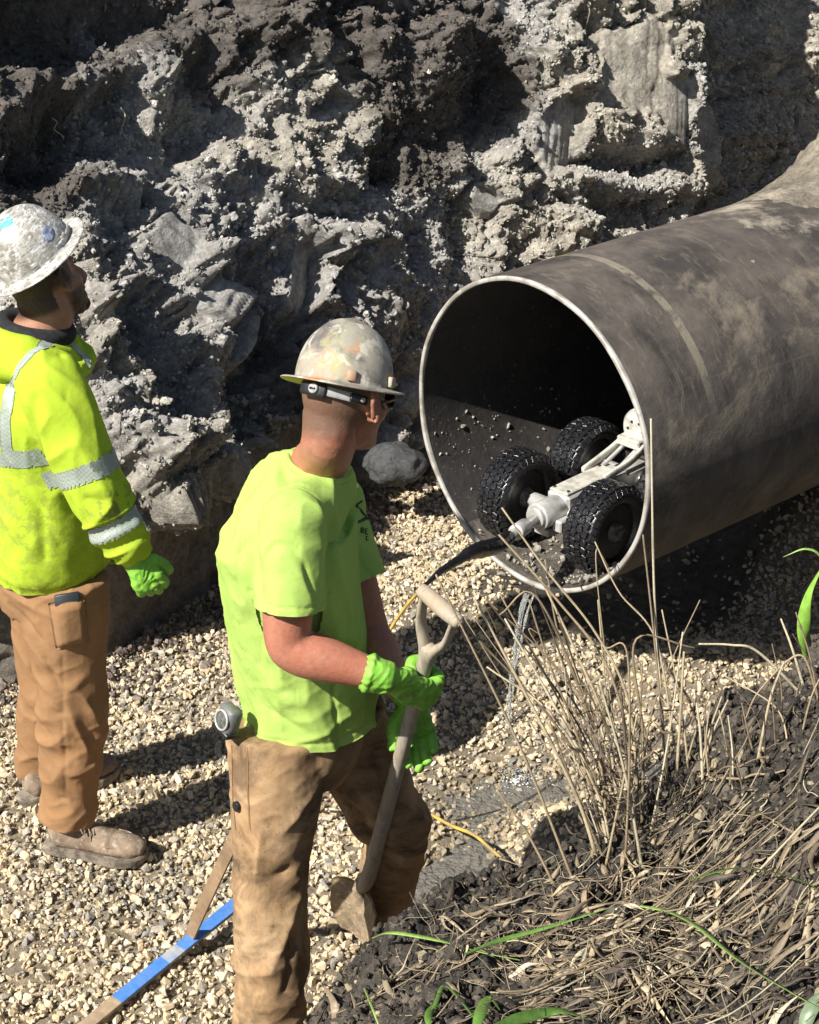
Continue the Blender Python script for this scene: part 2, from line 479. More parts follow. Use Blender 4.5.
# keep what can be seen from around the camera
d = np.stack([x, y, 0 * x - CAMZ], 1); dz = d[:, 1] * CP - d[:, 2] * SP
keep = np.abs(d[:, 0] / dz * FPX) < 560
x, y = x[keep], y[keep]; N = len(x)
sc = np.clip(rng.lognormal(math.log(.0094), .38, N), .004, .021)
z = floor_z(x, y) + rng.uniform(-.35, .9, N) * sc
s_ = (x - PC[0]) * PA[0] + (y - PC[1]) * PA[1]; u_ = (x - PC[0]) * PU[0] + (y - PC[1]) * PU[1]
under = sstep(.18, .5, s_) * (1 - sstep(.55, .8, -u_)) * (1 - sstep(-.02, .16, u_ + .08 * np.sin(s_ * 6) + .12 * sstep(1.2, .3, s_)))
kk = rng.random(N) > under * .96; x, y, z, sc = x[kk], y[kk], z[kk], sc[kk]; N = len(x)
pos = np.stack([x, y, z], 1)
base = np.array([[.66, .54, .36], [.72, .61, .44], [.56, .455, .295], [.46, .405, .32], [.62, .48, .29], [.33, .305, .265]])
tint = base[rng.choice(6, N, p=[.28, .22, .2, .14, .1, .06])] * rng.uniform(.72, 1.1, (N, 1))
gm = sstep(.12, .6, fbm(pos * np.array([1.6, 1.6, 0]) + 3, 4, 61) + .25 * vnoise(pos * np.array([14, 14, 0]), 5))
cg = G(70, 900); gm = np.clip(gm + .7 * gauss(x, y, cg, .32, .22), 0, 1)
tint = lerp(tint, tint * .35 + np.array([.11, .11, .105]), .45 * gm[:, None])
wet = np.clip(np.exp(-((z + .035) / .02) ** 2) * (gauss(x, y, gp1, .5, .3) + gauss(x, y, gp2, .3, .4)), 0, 1)[:, None]
tint = tint * (1 - .45 * wet)
V, Fs, T = scatter(SP_, pos, sc, tint)
tag(obj('gravel', V, Fs, M['stone'], smooth=False, tint=T), kind='stuff')

# bigger grey clay crumbs lying on the gravel
CL = clod_protos(10, 1, .45)
CB = clod_protos(8, 2, .45); C0 = clod_protos(8, 0, .5)
N = 300
x = rng.uniform(-1.6, .7, N); y = rng.uniform(3.4, 6.6, N)
c = np.concatenate([np.stack([x, y], 1), np.stack([rng.normal(cg[0], .25, 240), rng.normal(cg[1], .16, 240)], 1), np.stack([rng.normal(-.75, .12, 60), rng.normal(4.1, .1, 60)], 1)])
sc = np.clip(rng.lognormal(math.log(.0062), .4, len(c)), .003, .013)
pos = np.stack([c[:, 0], c[:, 1], floor_z(c[:, 0], c[:, 1]) + .004 + sc * .3], 1)
T = np.array([.28, .26, .225]) * rng.uniform(.7, 1.25, (len(c), 1))
V, Fs, T = scatter(CL, pos, sc, T)
tag(obj('clay_crumbs', V, Fs, M['clod'], tint=T), kind='stuff')

# ------------------------------------------------------------------ water
t = NT('murky_water')
rip = t.noise(22, 4, .6, .6); rip2 = t.noise(75, 3, .5)
nrm = t.bump(rip2, 1., .008, t.bump(rip, 1., .035))
tr = t.n('ShaderNodeBsdfTransparent'); tr.inputs[0].default_value = (.75, .72, .62, 1); mx = t.n('ShaderNodeMixShader'); mx.inputs[0].default_value = .70
t.done((.22, .21, .19), .06, nrm, IOR=1.5)
t.l(tr.outputs[0], mx.inputs[1]); t.l(t.b.outputs[0], mx.inputs[2]); t.l(mx.outputs[0], t.o.inputs[0]); M['water'] = t.m
gx = np.linspace(-.5, 1.3, 60); gy = np.linspace(3.45, 5.1, 60); X, Y = np.meshgrid(gx, gy, indexing='ij')
V = np.stack([X, Y, np.full_like(X, -.042)], -1).reshape(-1, 3)
tag(obj('puddle_water', V, gridfaces(60, 60), M['water']), kind='structure')

# ------------------------------------------------------------------ excavated wall
def soilbump(p, amps, k=100):
    """cloddy relief: rounded lumps of several sizes"""
    out = 0
    for n_, (size, amp) in enumerate(amps):
        q = p / size + .35 * np.stack([vnoise(p / size * 1.3, k + n_), vnoise(p / size * 1.3 + 9, k + n_), vnoise(p / size * 1.3 + 19, k + n_)], 1)
        f1, f2 = worley(q, k + 10 * n_, True)
        out = out + amp * (np.minimum(f2 - f1, .55) * 1.6 - .35) + amp * .5 * (1 - f1)
    return out
wl = np.array([(-9, 3.9), (-5, 4.2), (-3, 4.6), (-1.9, 4.95), (-1.35, 5.12), (-1.01, 5.30), (-.69, 5.78), (-.40, 6.35), (-.05, 6.85), (.5, 7.3), (1.5, 7.75), (2.4, 8.2), (3.2, 8.3), (4.2, 7.8), (5.2, 6.6), (7.5, 5.6)])
wc = catmull(wl, 1600); ds = np.r_[0, np.cumsum(np.linalg.norm(np.diff(wc, axis=0), axis=1))]
s0 = np.interp(-1.9, wc[:, 0], ds); s1 = np.interp(2.6, wc[:, 0], ds)
su = axis_([(0, s0 - .2, .25), (s0 - .2, s1, .0064), (s1, ds[-1], .12)])
bx, by = np.interp(su, ds, wc[:, 0]), np.interp(su, ds, wc[:, 1])
tx, ty = np.gradient(bx, su), np.gradient(by, su)
k_ = np.ones(61) / 61
def smooth1(a): return np.convolve(np.pad(a, 30, 'edge'), k_, 'valid')
tx, ty = smooth1(tx), smooth1(ty); tl = np.hypot(tx, ty); nx, ny = ty / tl, -tx / tl       # towards the trench
vz = axis_([(-.35, -.05, .03), (-.05, 2.25, .0066), (2.25, 3.1, .06)])
vz_plateau = np.array([3.14, 3.18, 3.22, 3.26])
Z, S = np.meshgrid(vz, su, indexing='xy')          # shape (ns, nz)
ns, nz = Z.shape
BX, BY = bx[:, None] + 0 * Z, by[:, None] + 0 * Z
NX, NY = nx[:, None] + 0 * Z, ny[:, None] + 0 * Z
left = 1 - sstep(-.5, .2, BX)                      # the left half has a low upright face under a ledge
def setback(z, left):
    a = np.where(z < .5, .02 * z, .01 + (z - .5) * .78)       # left profile
    b = z * .36
    return lerp(b, a, left)
SB = setback(Z, left)
base_p = np.stack([BX - NX * SB, BY - NY * SB, Z], -1).reshape(-1, 3)
# slope normal
sl_ = np.where(left > .5, np.where(Z < .5, .02, .78), .36)
NN = np.stack([NX, NY, sl_], -1); NN /= np.linalg.norm(NN, axis=-1)[..., None]; NN = NN.reshape(-1, 3)
bd = base_p - CAM; bzc = bd[:, 1] * CP - bd[:, 2] * SP
wpx = 409.5 + FPX * bd[:, 0] / bzc; wpy = 512 - FPX * (bd[:, 1] * SP + bd[:, 2] * CP) / bzc     # only used to place features measured on the photo
lf = left.reshape(-1)
D = .12 * fbm(base_p * 1.15, 3, 70)
rough_ = .35 + .65 * sstep(-.35, .25, fbm(base_p * 2.1 + 5, 3, 75))
D += rough_ * soilbump(base_p, [(.42, .15), (.19, .10), (.085, .058)], 100)
wq = base_p + .03 * np.stack([vnoise(base_p * 8, 141), vnoise(base_p * 8, 142), vnoise(base_p * 8, 143)], 1)
rg1 = 1 - 2 * np.abs(vnoise(wq * 11, 144)); rg2 = 1 - 2 * np.abs(vnoise(wq * 23 * np.array([1, 1, 1.4]), 145)); rg3 = 1 - 2 * np.abs(vnoise(wq * 47, 146))
D += rough_ * (.018 * rg1 + .020 * rg2) + .012 * rg3 + .012 * (1 - worley(wq * 42, 148))
D += soilbump(base_p, [(.038, .016)], 140) * (.4 + .6 * rough_)
D += .020 * fbm(base_p * 34, 3, 90)
D -= .06 * np.clip(vnoise(base_p * 3.1 + 3, 95), .25, 1) * 1.6
def blob(cx, cy, rx, ry, ang=0, pw=2):
    a = R(ang); dx, dy = wpx - cx, wpy - cy
    u = (dx * math.cos(a) + dy * math.sin(a)) / rx; v = (-dx * math.sin(a) + dy * math.cos(a)) / ry
    return np.exp(-(u * u + v * v) ** (pw / 2))
for (cx, cy, rx, ry, a, h) in [
        (30, 40, 70, 40, 20, -.32), (110, 15, 60, 22, 0, -.22), (45, 150, 50, 34, -50, -.24), (120, 125, 34, 40, 0, -.2), (205, 125, 40, 26, -20, -.22),
        (190, 55, 26, 14, 0, -.12), (345, 70, 26, 30, 0, -.15), (480, 90, 28, 44, 10, -.2), (465, 245, 20, 50, 20, -.12), (410, 250, 16, 30, 0, -.12),
        (620, 163, 62, 11, 0, -.24), (225, 215, 18, 16, 0, -.12), (255, 310, 34, 55, -15, -.26), (265, 400, 36, 60, 0, -.26), (170, 395, 22, 34, 0, -.15),
        (150, 330, 20, 40, 10, -.12), (330, 300, 14, 26, 0, -.1), (610, 215, 50, 22, 0, -.16), (700, 60, 14, 90, 0, -.2), (380, 180, 20, 14, 0, -.12),
        (70, 85, 60, 16, -20, .16), (240, 30, 90, 26, -10, .12), (160, 80, 20, 20, 0, .12), (100, 190, 50, 14, 0, .12), (300, 180, 60, 30, 0, .08), (420, 60, 50, 40, 0, .14),
        (200, 270, 24, 30, 0, .1), (215, 350, 30, 26, 0, .1), (320, 240, 60, 22, 0, .08), (150, 470, 40, 20, 0, .08), (210, 470, 60, 26, 0, .10), (350, 330, 30, 30, 0, .06),
        (620, 100, 60, 60, 0, .16), (550, 130, 26, 50, 0, .14), (560, 225, 60, 18, 0, .1), (600, 190, 90, 12, 0, .12), (240, 510, 40, 14, 0, .07)]:
    D += (h * .8 if h < 0 else h) * blob(cx, cy, rx, ry, a, 2.6)
# the far right part of the wall stands back behind a corner and lies in its shade
D -= .55 * sstep(682, 722, wpx + 12 * vnoise(base_p * 5, 7)) * (1 - sstep(3.0, 3.6, BX.reshape(-1)))
D += .12 * np.exp(-((wpx - 690) / 9) ** 2) * sstep(60, 110, wpy)
# low upright face at the left: calmer
calm = (lf > .5) * (1 - sstep(.38, .52, base_p[:, 2] + .05 * vnoise(base_p * 6, 3)))
D = lerp(D, .035 * fbm(base_p * 3, 4, 80) + .012 * vnoise(base_p * 22, 81) - .10, calm)
calm2 = 1 - sstep(-.1, .22, base_p[:, 2]); D = lerp(D, D * .25, calm2 * (1 - calm))
# faces sheared smooth by the digger bucket, with fine scratches
def shear(cx, cy, rx, ry, ang, h, tilt, dens=95, amp=.005):
    global D
    a = R(ang); dx, dy = wpx - cx, wpy - cy
    u = (dx * math.cos(a) + dy * math.sin(a)) / rx * 1.18; v = (-dx * math.sin(a) + dy * math.cos(a)) / ry * 1.18
    e = 1 - sstep(.75, 1.05, (np.abs(u) ** 3 + np.abs(v) ** 3) ** (1 / 3) + .38 * fbm(base_p * 9, 3, 12))
    st = amp * vnoise(np.stack([v * ry / 400 * dens, 0 * u + cx, u * .8], 1), 13) + amp * .6 * vnoise(np.stack([v * ry / 400 * dens * 2.7, 0 * u + cx, u * .5], 1), 14)
    bow = -.03 * (v * v)
    D = lerp(D, h + tilt * v + st + bow + .012 * fbm(base_p * 8, 3, 15), e)
    return e
smoothed = np.zeros(len(D))
for a in [(160, 252, 34, 20, 40, .10, -.04), (212, 312, 26, 32, -60, .12, .03), (298, 282, 46, 22, 100, .02, .06), (550, 135, 58, 27, 95, .08, .03, 110, .008), (330, 108, 28, 14, -10, -.03, .05),
          (190, 150, 28, 18, 0, -.16, .02), (100, 320, 36, 22, 70, .03, .03), (620, 70, 60, 48, 90, .14, .01, 30, .006), (660, 110, 45, 26, 90, .13, .03, 30, .008),
          (240, 340, 30, 13, 100, .05, -.03), (370, 275, 30, 16, 80, .08, -.02), (130, 430, 30, 14, 60, .02, .03), (752, 130, 34, 60, 0, -.42, .05, 30, .01), (480, 200, 22, 14, 30, .05, .0), (420, 395, 30, 20, 120, .02, .02)]:
    smoothed = np.maximum(smoothed, shear(*a))
# sideways wander so that lumps overhang
wob = np.stack([vnoise(base_p * 7 + 50, 21), vnoise(base_p * 7 + 90, 22), vnoise(base_p * 7 + 130, 23)], 1) * .034
wob += np.stack([vnoise(base_p * 21 + 50, 24), vnoise(base_p * 21 + 90, 25), vnoise(base_p * 21 + 130, 26)], 1) * .013
V = base_p + NN * D[:, None] + wob * (1 - calm * .8 - smoothed * .8).clip(0, 1)[:, None]
# keep the wall behind the pipe
s = (V - PC) @ PA; u = (V - PC) @ PU; vv = (V - PC) @ PW
wall_v = V.reshape(ns, nz, 3)
top = wall_v[:, -1]; pl = []
for q, h in ((.4, 3.13), (2, 3.15), (8, 3.2), (40, 3.2)):
    pl.append(np.stack([top[:, 0] - nx * q, top[:, 1] - ny * q, np.full(ns, h)], 1))
allv = np.concatenate([wall_v, np.stack(pl, 1)], 1)
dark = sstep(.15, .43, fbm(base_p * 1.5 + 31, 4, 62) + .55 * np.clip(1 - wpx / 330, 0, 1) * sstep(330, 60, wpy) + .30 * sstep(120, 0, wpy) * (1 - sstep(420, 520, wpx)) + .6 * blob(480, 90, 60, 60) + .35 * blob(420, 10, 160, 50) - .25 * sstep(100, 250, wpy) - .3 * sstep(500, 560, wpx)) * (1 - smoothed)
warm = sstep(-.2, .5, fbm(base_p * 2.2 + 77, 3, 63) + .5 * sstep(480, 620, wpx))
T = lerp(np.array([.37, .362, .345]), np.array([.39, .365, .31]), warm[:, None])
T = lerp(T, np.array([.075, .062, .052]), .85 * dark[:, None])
T = lerp(T, np.array([.37, .37, .36]), (smoothed * (1 - sstep(480, 600, wpx)) * .8)[:, None])
T = lerp(T, np.array([.17, .15, .125]), (.8 * calm)[:, None])
T *= (1 + .12 * vnoise(base_p * 14, 64))[:, None]
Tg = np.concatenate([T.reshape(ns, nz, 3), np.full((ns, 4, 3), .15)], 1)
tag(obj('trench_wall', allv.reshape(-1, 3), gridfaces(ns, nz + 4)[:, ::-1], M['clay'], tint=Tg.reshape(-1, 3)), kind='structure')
# loose clods stuck on the wall and heaped at its foot
WN = normals(wall_v.reshape(-1, 3), [gridfaces(ns, nz)[:, ::-1]]); w_ok = np.where((base_p[:, 2] > .0) & (base_p[:, 2] < 2.2) & (wpx > -160) & (wpx < 980) & (smoothed < .2) & (calm < .5))[0]
idx = rng.choice(w_ok, 110000); dens = fbm(base_p[idx] * 3, 3, 66) + rng.uniform(-.3, .9, len(idx)) > .12; idx = idx[dens]
sc = np.clip(rng.lognormal(math.log(.0047), .5, len(idx)), .0024, .017)
pos = V[idx] + NN[idx] * (sc * .1)[:, None] + rng.normal(0, .004, (len(idx), 3))
T2 = T[idx] * rng.uniform(.75, 1.35, (len(idx), 1)); pale = rng.random(len(idx)) < .03; T2[pale] = np.array([.68, .62, .50]) * rng.uniform(.7, 1, (pale.sum(), 1)); sc[pale] *= .6
sm_ = sc < .0062
parts_ = [scatter(C0, pos[sm_], sc[sm_], T2[sm_]), scatter(CL, pos[~sm_], sc[~sm_], T2[~sm_])]
A = np.concatenate([p[0] for p in parts_]); Fs = np.concatenate([parts_[0][1][0], parts_[1][1][0] + len(parts_[0][0])]); T2 = np.concatenate([p[2] for p in parts_])
tag(obj('clay_clods', A, Fs, M['clod'], smooth=False, tint=T2), kind='stuff')
N = 2400; k = rng.integers(0, ns, N); m = (bx[k] > -1.7) & (bx[k] < 1.2); k = k[m]; N = len(k)
off = np.abs(rng.normal(0, .14, N)); cx_, cy_ = bx[k] + nx[k] * (off - .05), by[k] + ny[k] * (off - .05)
sc = np.clip(rng.lognormal(math.log(.007), .5, N), .003, .022); pos = np.stack([cx_, cy_, floor_z(cx_, cy_) + .03 * np.exp(-off * 6) + sc * .3], 1)
A, Fs, T2 = scatter(CB, pos, sc, np.array([.18, .145, .125]) * rng.uniform(.7, 1.3, (N, 1)))
tag(obj('fallen_clods', A, Fs, M['clod'], tint=T2), kind='stuff')

# ------------------------------------------------------------------ foreground bank
lip = np.array([(-9, 1.0, .0), (-3, 1.5, .05), (-1.2, 2.2, .08), (-.62, 2.55, .30), (-.225, 2.9, .56), (.02, 3.1, .70), (.33, 3.3, .70), (.53, 3.47, .70), (.74, 3.7, .84), (.98, 3.8, .95), (1.6, 4.0, 1.1), (3, 4.3, 1.3), (9, 5, 1.4)])
lc = catmull(lip, 900)
def bank_z(x, y):
    q = np.stack([x.ravel(), y.ravel()], 1); o = np.empty(len(q)); sz = np.empty(len(q))
    yl = np.interp(q[:, 0], lc[:, 0], lc[:, 1]); zl = np.interp(q[:, 0], lc[:, 0], lc[:, 2])
    s = (yl - q[:, 1]) * .85
    p3 = np.stack([q[:, 0], q[:, 1], 0 * s], 1)
    s = s + .03 * vnoise(p3 * 7, 31)
    up = zl + .42 * s - .03 * np.exp(-s * 6); up = np.minimum(up, 1.56 + .0 * s)
    dn = zl - .03 + 2.1 * s
    z = np.where(s > 0, up, dn)
    return z.reshape(x.shape), s.reshape(x.shape)
bxx = axis_([(-9, -.8, .25), (-.8, -.5, .03), (-.5, 1.5, .0062), (1.5, 2.2, .03), (2.2, 9, .25)])
byy = axis_([(-6, 1.6, .3), (1.6, 2.0, .03), (2.0, 4.2, .0062), (4.2, 5.4, .05)])
BXg, BYg = np.meshgrid(bxx, byy, indexing='ij'); BZg, BS = bank_z(BXg, BYg)
bp = np.stack([BXg, BYg, BZg], -1).reshape(-1, 3)
near = ((bp[:, 0] > -.9) & (bp[:, 0] < 2.3) & (bp[:, 1] > 1.6)).astype(float)
rel = .05 * fbm(bp * 3.2, 3, 50) + soilbump(bp, [(.16, .045), (.065, .026), (.027, .012)], 200) + .005 * fbm(bp * 60, 2, 52)
rel = rel * (.25 + .75 * sstep(-.45, -.05, BS.reshape(-1))) * (near * .8 + .2)
bn = np.stack([np.zeros(len(bp)), .35 * np.ones(len(bp)), .94 * np.ones(len(bp))], 1)
bp2 = bp + bn * rel[:, None]; bp2[:, 2] = np.maximum(bp2[:, 2], -.3)
BZ2 = bp2.reshape(len(bxx), len(byy), 3)
bt = lerp(np.array([.048, .042, .036]), np.array([.125, .108, .086]), sstep(-.1, .5, fbm(bp * 4, 4, 53))[:, None])
tag(obj('soil_bank', bp2, gridfaces(len(bxx), len(byy)), M['soil'], tint=bt), kind='structure')
def bank_at(x, y):
    x = np.atleast_1d(x); y = np.atleast_1d(y)
    i = np.clip(np.searchsorted(bxx, x), 0, len(bxx) - 1); j = np.clip(np.searchsorted(byy, y), 0, len(byy) - 1)
    return BZ2[i, j, 2]
def B(px, py):
    """where the line of sight through a photo pixel meets the bank"""
    Ys = np.linspace(1.7, 4.6, 700); d = ray(px, py); Q = CAM + d[None] * (Ys / d[1])[:, None]
    z = bank_at(Q[:, 0], Q[:, 1]); hit = np.where(Q[:, 2] < z)[0]
    return Q[hit[0]] if len(hit) else Q[-1]
N = 48000; x = rng.uniform(-.6, 1.6, N); y = rng.uniform(1.9, 4.1, N); z, s = bank_z(x, y); m = (s > -.28) & (z > .02); x, y, s = x[m], y[m], s[m]
sc = np.clip(rng.lognormal(math.log(.0042), .55, len(x)), .0018, .018); pos = np.stack([x, y, bank_at(x, y) + sc * .3], 1)
T = lerp(np.array([.045, .039, .033]), np.array([.15, .128, .10]), rng.random((len(x), 1)) ** 1.6)
pal = rng.random(len(x)) < .05; T[pal] = np.array([.42, .35, .23]) * rng.uniform(.6, 1, (pal.sum(), 1))
A, Fs, T = scatter(CL, pos, sc, T); tag(obj('soil_crumbs', A, Fs, M['clod'], smooth=False, tint=T), kind='stuff')

# ------------------------------------------------------------------ steel pipe
t = NT('weathered_pipe_coat')
mp = t.mapping((.6, 1, 1)); c = t.mix(t.ramp(t.noise(5, 7, .62, .3), .38, .68), (.046, .040, .037), (.130, .110, .092))
c = t.mix(t.ramp(t.noise(1.6, 7, .7, .5, t.mapping((1, 1, 1))), .57, .68), c, (.25, .21, .155))
sep = t.n('ShaderNodeSeparateXYZ'); t.l(t.coord(), sep.inputs[0])
# rub marks running round the pipe and along it
ang = t.math('ARCTAN2', sep.outputs['Y'], sep.outputs['Z'])
cmb = t.n('ShaderNodeCombineXYZ'); t.l(t.math('MULTIPLY', sep.outputs['X'], 14.0), cmb.inputs[0]); t.l(t.math('MULTIPLY', ang, 2.2), cmb.inputs[1])
c = t.mix(t.math('MULTIPLY', t.ramp(t.noise(1.6, 6, .75, 1.2, cmb.outputs[0]), .53, .74), .42), c, (.30, .25, .18))
cmb2 = t.n('ShaderNodeCombineXYZ'); t.l(t.math('MULTIPLY', sep.outputs['X'], 1.2), cmb2.inputs[0]); t.l(t.math('MULTIPLY', ang, 16.0), cmb2.inputs[1])
c = t.mix(t.math('MULTIPLY', t.ramp(t.noise(1.6, 6, .75, 1.4, cmb2.outputs[0]), .58, .76), .22), c, (.33, .28, .21))
# pale chalked band round the pipe
xx = t.math('ADD', sep.outputs['X'], t.math('MULTIPLY', t.math('SUBTRACT', t.noise(3, 3), .5), .03))
band = t.math('LESS_THAN', t.math('ABSOLUTE', t.math('SUBTRACT', xx, .30)), .016)
band = t.math('MULTIPLY', band, t.ramp(t.noise(22, 5, .7), .34, .5))
band = t.math('MULTIPLY', band, t.ramp(t.math('MULTIPLY', sep.outputs['Z'], 1.0), .12, .30))
c = t.mix(t.math('MULTIPLY', band, .34), c, (.42, .37, .27))
# dried mud, more of it farther along and on top
mudf = t.math('ADD', t.math('MULTIPLY', sep.outputs['X'], .19), t.math('MULTIPLY', sep.outputs['Z'], .55))
mudf = t.math('ADD', mudf, t.math('MULTIPLY', t.math('SUBTRACT', t.noise(4.5, 8, .72), .5), 1.0))
c = t.mix(t.ramp(mudf, .50, .64), c, (.37, .325, .255))
b = t.bump(t.noise(14, 7, .65), .35, .012); b = t.bump(t.noise(90, 6, .7), .4, .003, b); b = t.bump(t.ramp(mudf, .50, .64), .4, .004, b)
M['pipe_out'] = t.done(c, t.ramp(t.noise(9, 5), .3, .7, (.62,) * 3, (.9,) * 3), b, spec=.3)
t = NT('rusty_pipe_inside')
c = t.mix(t.ramp(t.noise(9, 8, .7), .4, .65), (.052, .046, .042), (.028, .027, .028))
c = t.mix(t.ramp(t.noise(60, 5, .7), .62, .7), c, (.28, .25, .2))
b = t.bump(t.noise(40, 6, .7), .6, .006)
M['pipe_in'] = t.done(c, .55, b, spec=.4)
M['rim'] = simple('cut_steel_rim', (.50, .48, .44), (.30, .27, .23), 14, .45, .6, .55, .2, 80, .4, .002)
nt_, nsg = 160, 110
th = np.linspace(0, 2 * np.pi, nt_, endpoint=False); ss = np.concatenate([[.012], np.linspace(.03, 6.2, nsg)])
def shell(rr, ss, flip):
    S_, T_ = np.meshgrid(ss, th, indexing='ij'); rr_ = rr + .0015 * np.sin(T_ * 3 + S_) * (rr > .49)
    V = np.stack([S_, rr_ * np.sin(T_), rr_ * np.cos(T_)], -1).reshape(-1, 3)
    i = np.arange(len(ss) - 1)[:, None] * nt_; j = np.arange(nt_); k = (j + 1) % nt_
    Q = np.stack([i + j, i + k, i + nt_ + k, i + nt_ + j], -1).reshape(-1, 4)
    return V, (Q[:, ::-1] if flip else Q)
Vo, Qo = shell(PR, ss, True); Vi, Qi = shell(PR - .014, ss, False)
V, Fs = merge([(Vo, Qo), (Vi, Qi)])
pt = thing('steel_pipe', 'wide dark steel pipe with mud on top, open end over the gravel trench', 'pipe', mat4=PMAT)
obj('pipe_body', V, Fs, [M['pipe_out'], M['pipe_in']], pt, local=True, fmat=np.r_[np.zeros(len(Qo)), np.ones(len(Qi))])
prof = [(.0125, PR), (.003, PR + .0005), (0, PR - .003), (0, PR - .012), (.003, PR - .0145), (.0125, PR - .014)]
V = np.concatenate([np.stack([np.full(nt_, a), r_ * np.sin(th), r_ * np.cos(th)], 1) for a, r_ in prof])
V[:, 0] += .002 * np.sin(np.tile(th, len(prof)) * 9) * (V[:, 0] < .01)
j = np.arange(nt_); k = (j + 1) % nt_
Q = np.vstack([np.stack([j + a * nt_, j + (a + 1) * nt_, k + (a + 1) * nt_, k + a * nt_], 1) for a in range(len(prof) - 1)])
obj('pipe_rim', V, Q[:, ::-1], M['rim'], pt, local=True)
# clay crust piled on the pipe's back
sA = np.arange(.5, 4.6, .012); tA = np.arange(-1.25, 1.35, .018); S_, T_ = np.meshgrid(sA, tA, indexing='ij')
q = np.stack([S_, PR * np.sin(T_), PR * np.cos(T_)], -1).reshape(-1, 3)
h = .010 * (sstep(.9, 1.8, q[:, 0]) * 2.2 - .9 - np.abs(T_.ravel()) * .9) + .022 * fbm(q * 5, 4, 33) + .012 * soilbump(q, [(.06, .6)], 300)
h += sstep(1.3, 1.8, q[:, 0]) * (.035 * soilbump(q, [(.13, 1.), (.05, .5)], 320) + .012 * fbm(q * 30, 3, 35)); h += .24 * np.exp(-((q[:, 0] - 1.75) / .30) ** 2 - ((T_.ravel() - .0) / .45) ** 2) * (.8 + .5 * fbm(q * 6, 3, 34))
h += .22 * sstep(1.6, 2.3, q[:, 0]) * np.exp(-(T_.ravel() / .6) ** 2)
h = np.maximum(h, -.012)
rr_ = PR + h; Vl = np.stack([q[:, 0], rr_ * np.sin(T_.ravel()), rr_ * np.cos(T_.ravel())], 1)
Vw = PC + Vl[:, :1] * PA - Vl[:, 1:2] * PU + Vl[:, 2:] * PW
T = np.array([.31, .275, .215]) * (1 + .3 * vnoise(q * 9, 5))[:, None]
tag(obj('clay_on_pipe', Vw, gridfaces(len(sA), len(tA))[:, ::-1], M['clay'], tint=T), kind='stuff')
# mud, stones and a skin of water inside the mouth
i1 = np.arange(.01, 3.2, .014); j1 = np.linspace(-.62, .62, 60); S_, T_ = np.meshgrid(i1, j1, indexing='ij')
q = np.stack([S_, .48 * np.sin(T_), 0 * S_], -1).reshape(-1, 3)
base_r = .4835 - np.clip(.012 + .018 * fbm(q * 9, 4, 36) + .006 * soilbump(q, [(.03, 1.)], 310), .0, .05) * sstep(.02, .12, q[:, 0]) * (1 - (np.abs(T_.ravel()) / .62) ** 4)
Vw = PC + q[:, :1] * PA + (base_r * np.sin(T_.ravel()))[:, None] * PU - (base_r * np.cos(T_.ravel()))[:, None] * PW
tag(obj('mud_in_pipe', Vw, gridfaces(len(i1), 60), M['clay'], tint=np.array([.14, .125, .105]) * (1 + .2 * vnoise(q * 12, 6))[:, None]), kind='stuff')
N = 420; s_ = np.abs(rng.normal(0, .35, N)) + .02; a_ = np.clip(rng.normal(.12, .33, N), -.8, .9); sc = np.clip(rng.lognormal(math.log(.008), .4, N), .004, .026)
ex = 70; s_ = np.r_[s_, rng.uniform(.02, .6, ex)]; a_ = np.r_[a_, rng.uniform(-1.35, -.8, ex)]; sc = np.r_[sc, np.clip(rng.lognormal(math.log(.006), .4, ex), .003, .014)]
rr_ = np.where(a_ < -.62, .4865, .474) - sc * .25; pos = PC + s_[:, None] * PA + (rr_ * np.sin(a_))[:, None] * PU - (rr_ * np.cos(a_))[:, None] * PW
A, Fs, T = scatter(SP_, pos, sc, np.array([.36, .33, .28]) * rng.uniform(.5, 1.2, (len(pos), 1)))
tag(obj('pebbles_in_pipe', A, Fs, M['stone'], smooth=False, tint=T), kind='stuff')
# falling water
t = NT('running_water'); t.done((.85, .9, .92), .10, t.bump(t.noise(50, 4), 1., .012), IOR=1.33, Transmission_Weight=.85); M['stream'] = t.m
lipw = pp(-.004, .0, -.486)
lq = P(526, 591, lipw[1])
ps = []
for k, (dx, r0) in enumerate([(0, .0062), (.026, .0040), (.010, .0026)]):
    pts, rr = [], []
    for f in np.linspace(0, 1, 16):
        z = lq[2] - .012 - f * (lq[2] + .03)
        w_ = np.array([math.sin(f * 19 + k * 2) * .006, math.cos(f * 15 + k) * .005, 0]) * f
        pts.append([lq[0] + dx * (1 - f) ** 1.6 - .060 * math.sqrt(f) + w_[0], lq[1] - .135 * math.sqrt(f) + w_[1], z]); rr.append(r0 * (1 - .35 * f) * (1 + .45 * math.sin(f * 40 + k * 3)))
    ps.append(tube(pts, rr, 8, 70))
st = thing('falling_water', 'thin stream of water pouring off the pipe lip into the puddle', 'water', G(519, 745, 0)); tag(st, kind='stuff')
V, Fs = merge(ps); obj('stream', V, Fs, M['stream'], st)
dr = []
for _ in range(90):
    f = rng.random() ** .6; dr.append(ell([lq[0] - .06 * math.sqrt(f) + rng.normal(0, .012 + .012 * f), lq[1] - .135 * math.sqrt(f) + rng.normal(0, .012), lq[2] - .012 - f * (lq[2] + .03)], rng.uniform(.0012, .0042, 3), sub=1))
sp_ = P(508, 775, 1)  ; sg = G(510, 772, -.04)
for _ in range(170):
    a = rng.normal(0, 1, 2); dr.append(ell([sg[0] + a[0] * .045, sg[1] + a[1] * .035, -.04 + abs(rng.normal(0, .012))], rng.uniform(.0015, .005, 3), sub=1))
V, Fs = merge(dr); obj('spray', V, Fs, M['stream'], st)
M['foam'] = simple('white_foam', (.75, .76, .74), None, rough=.4)
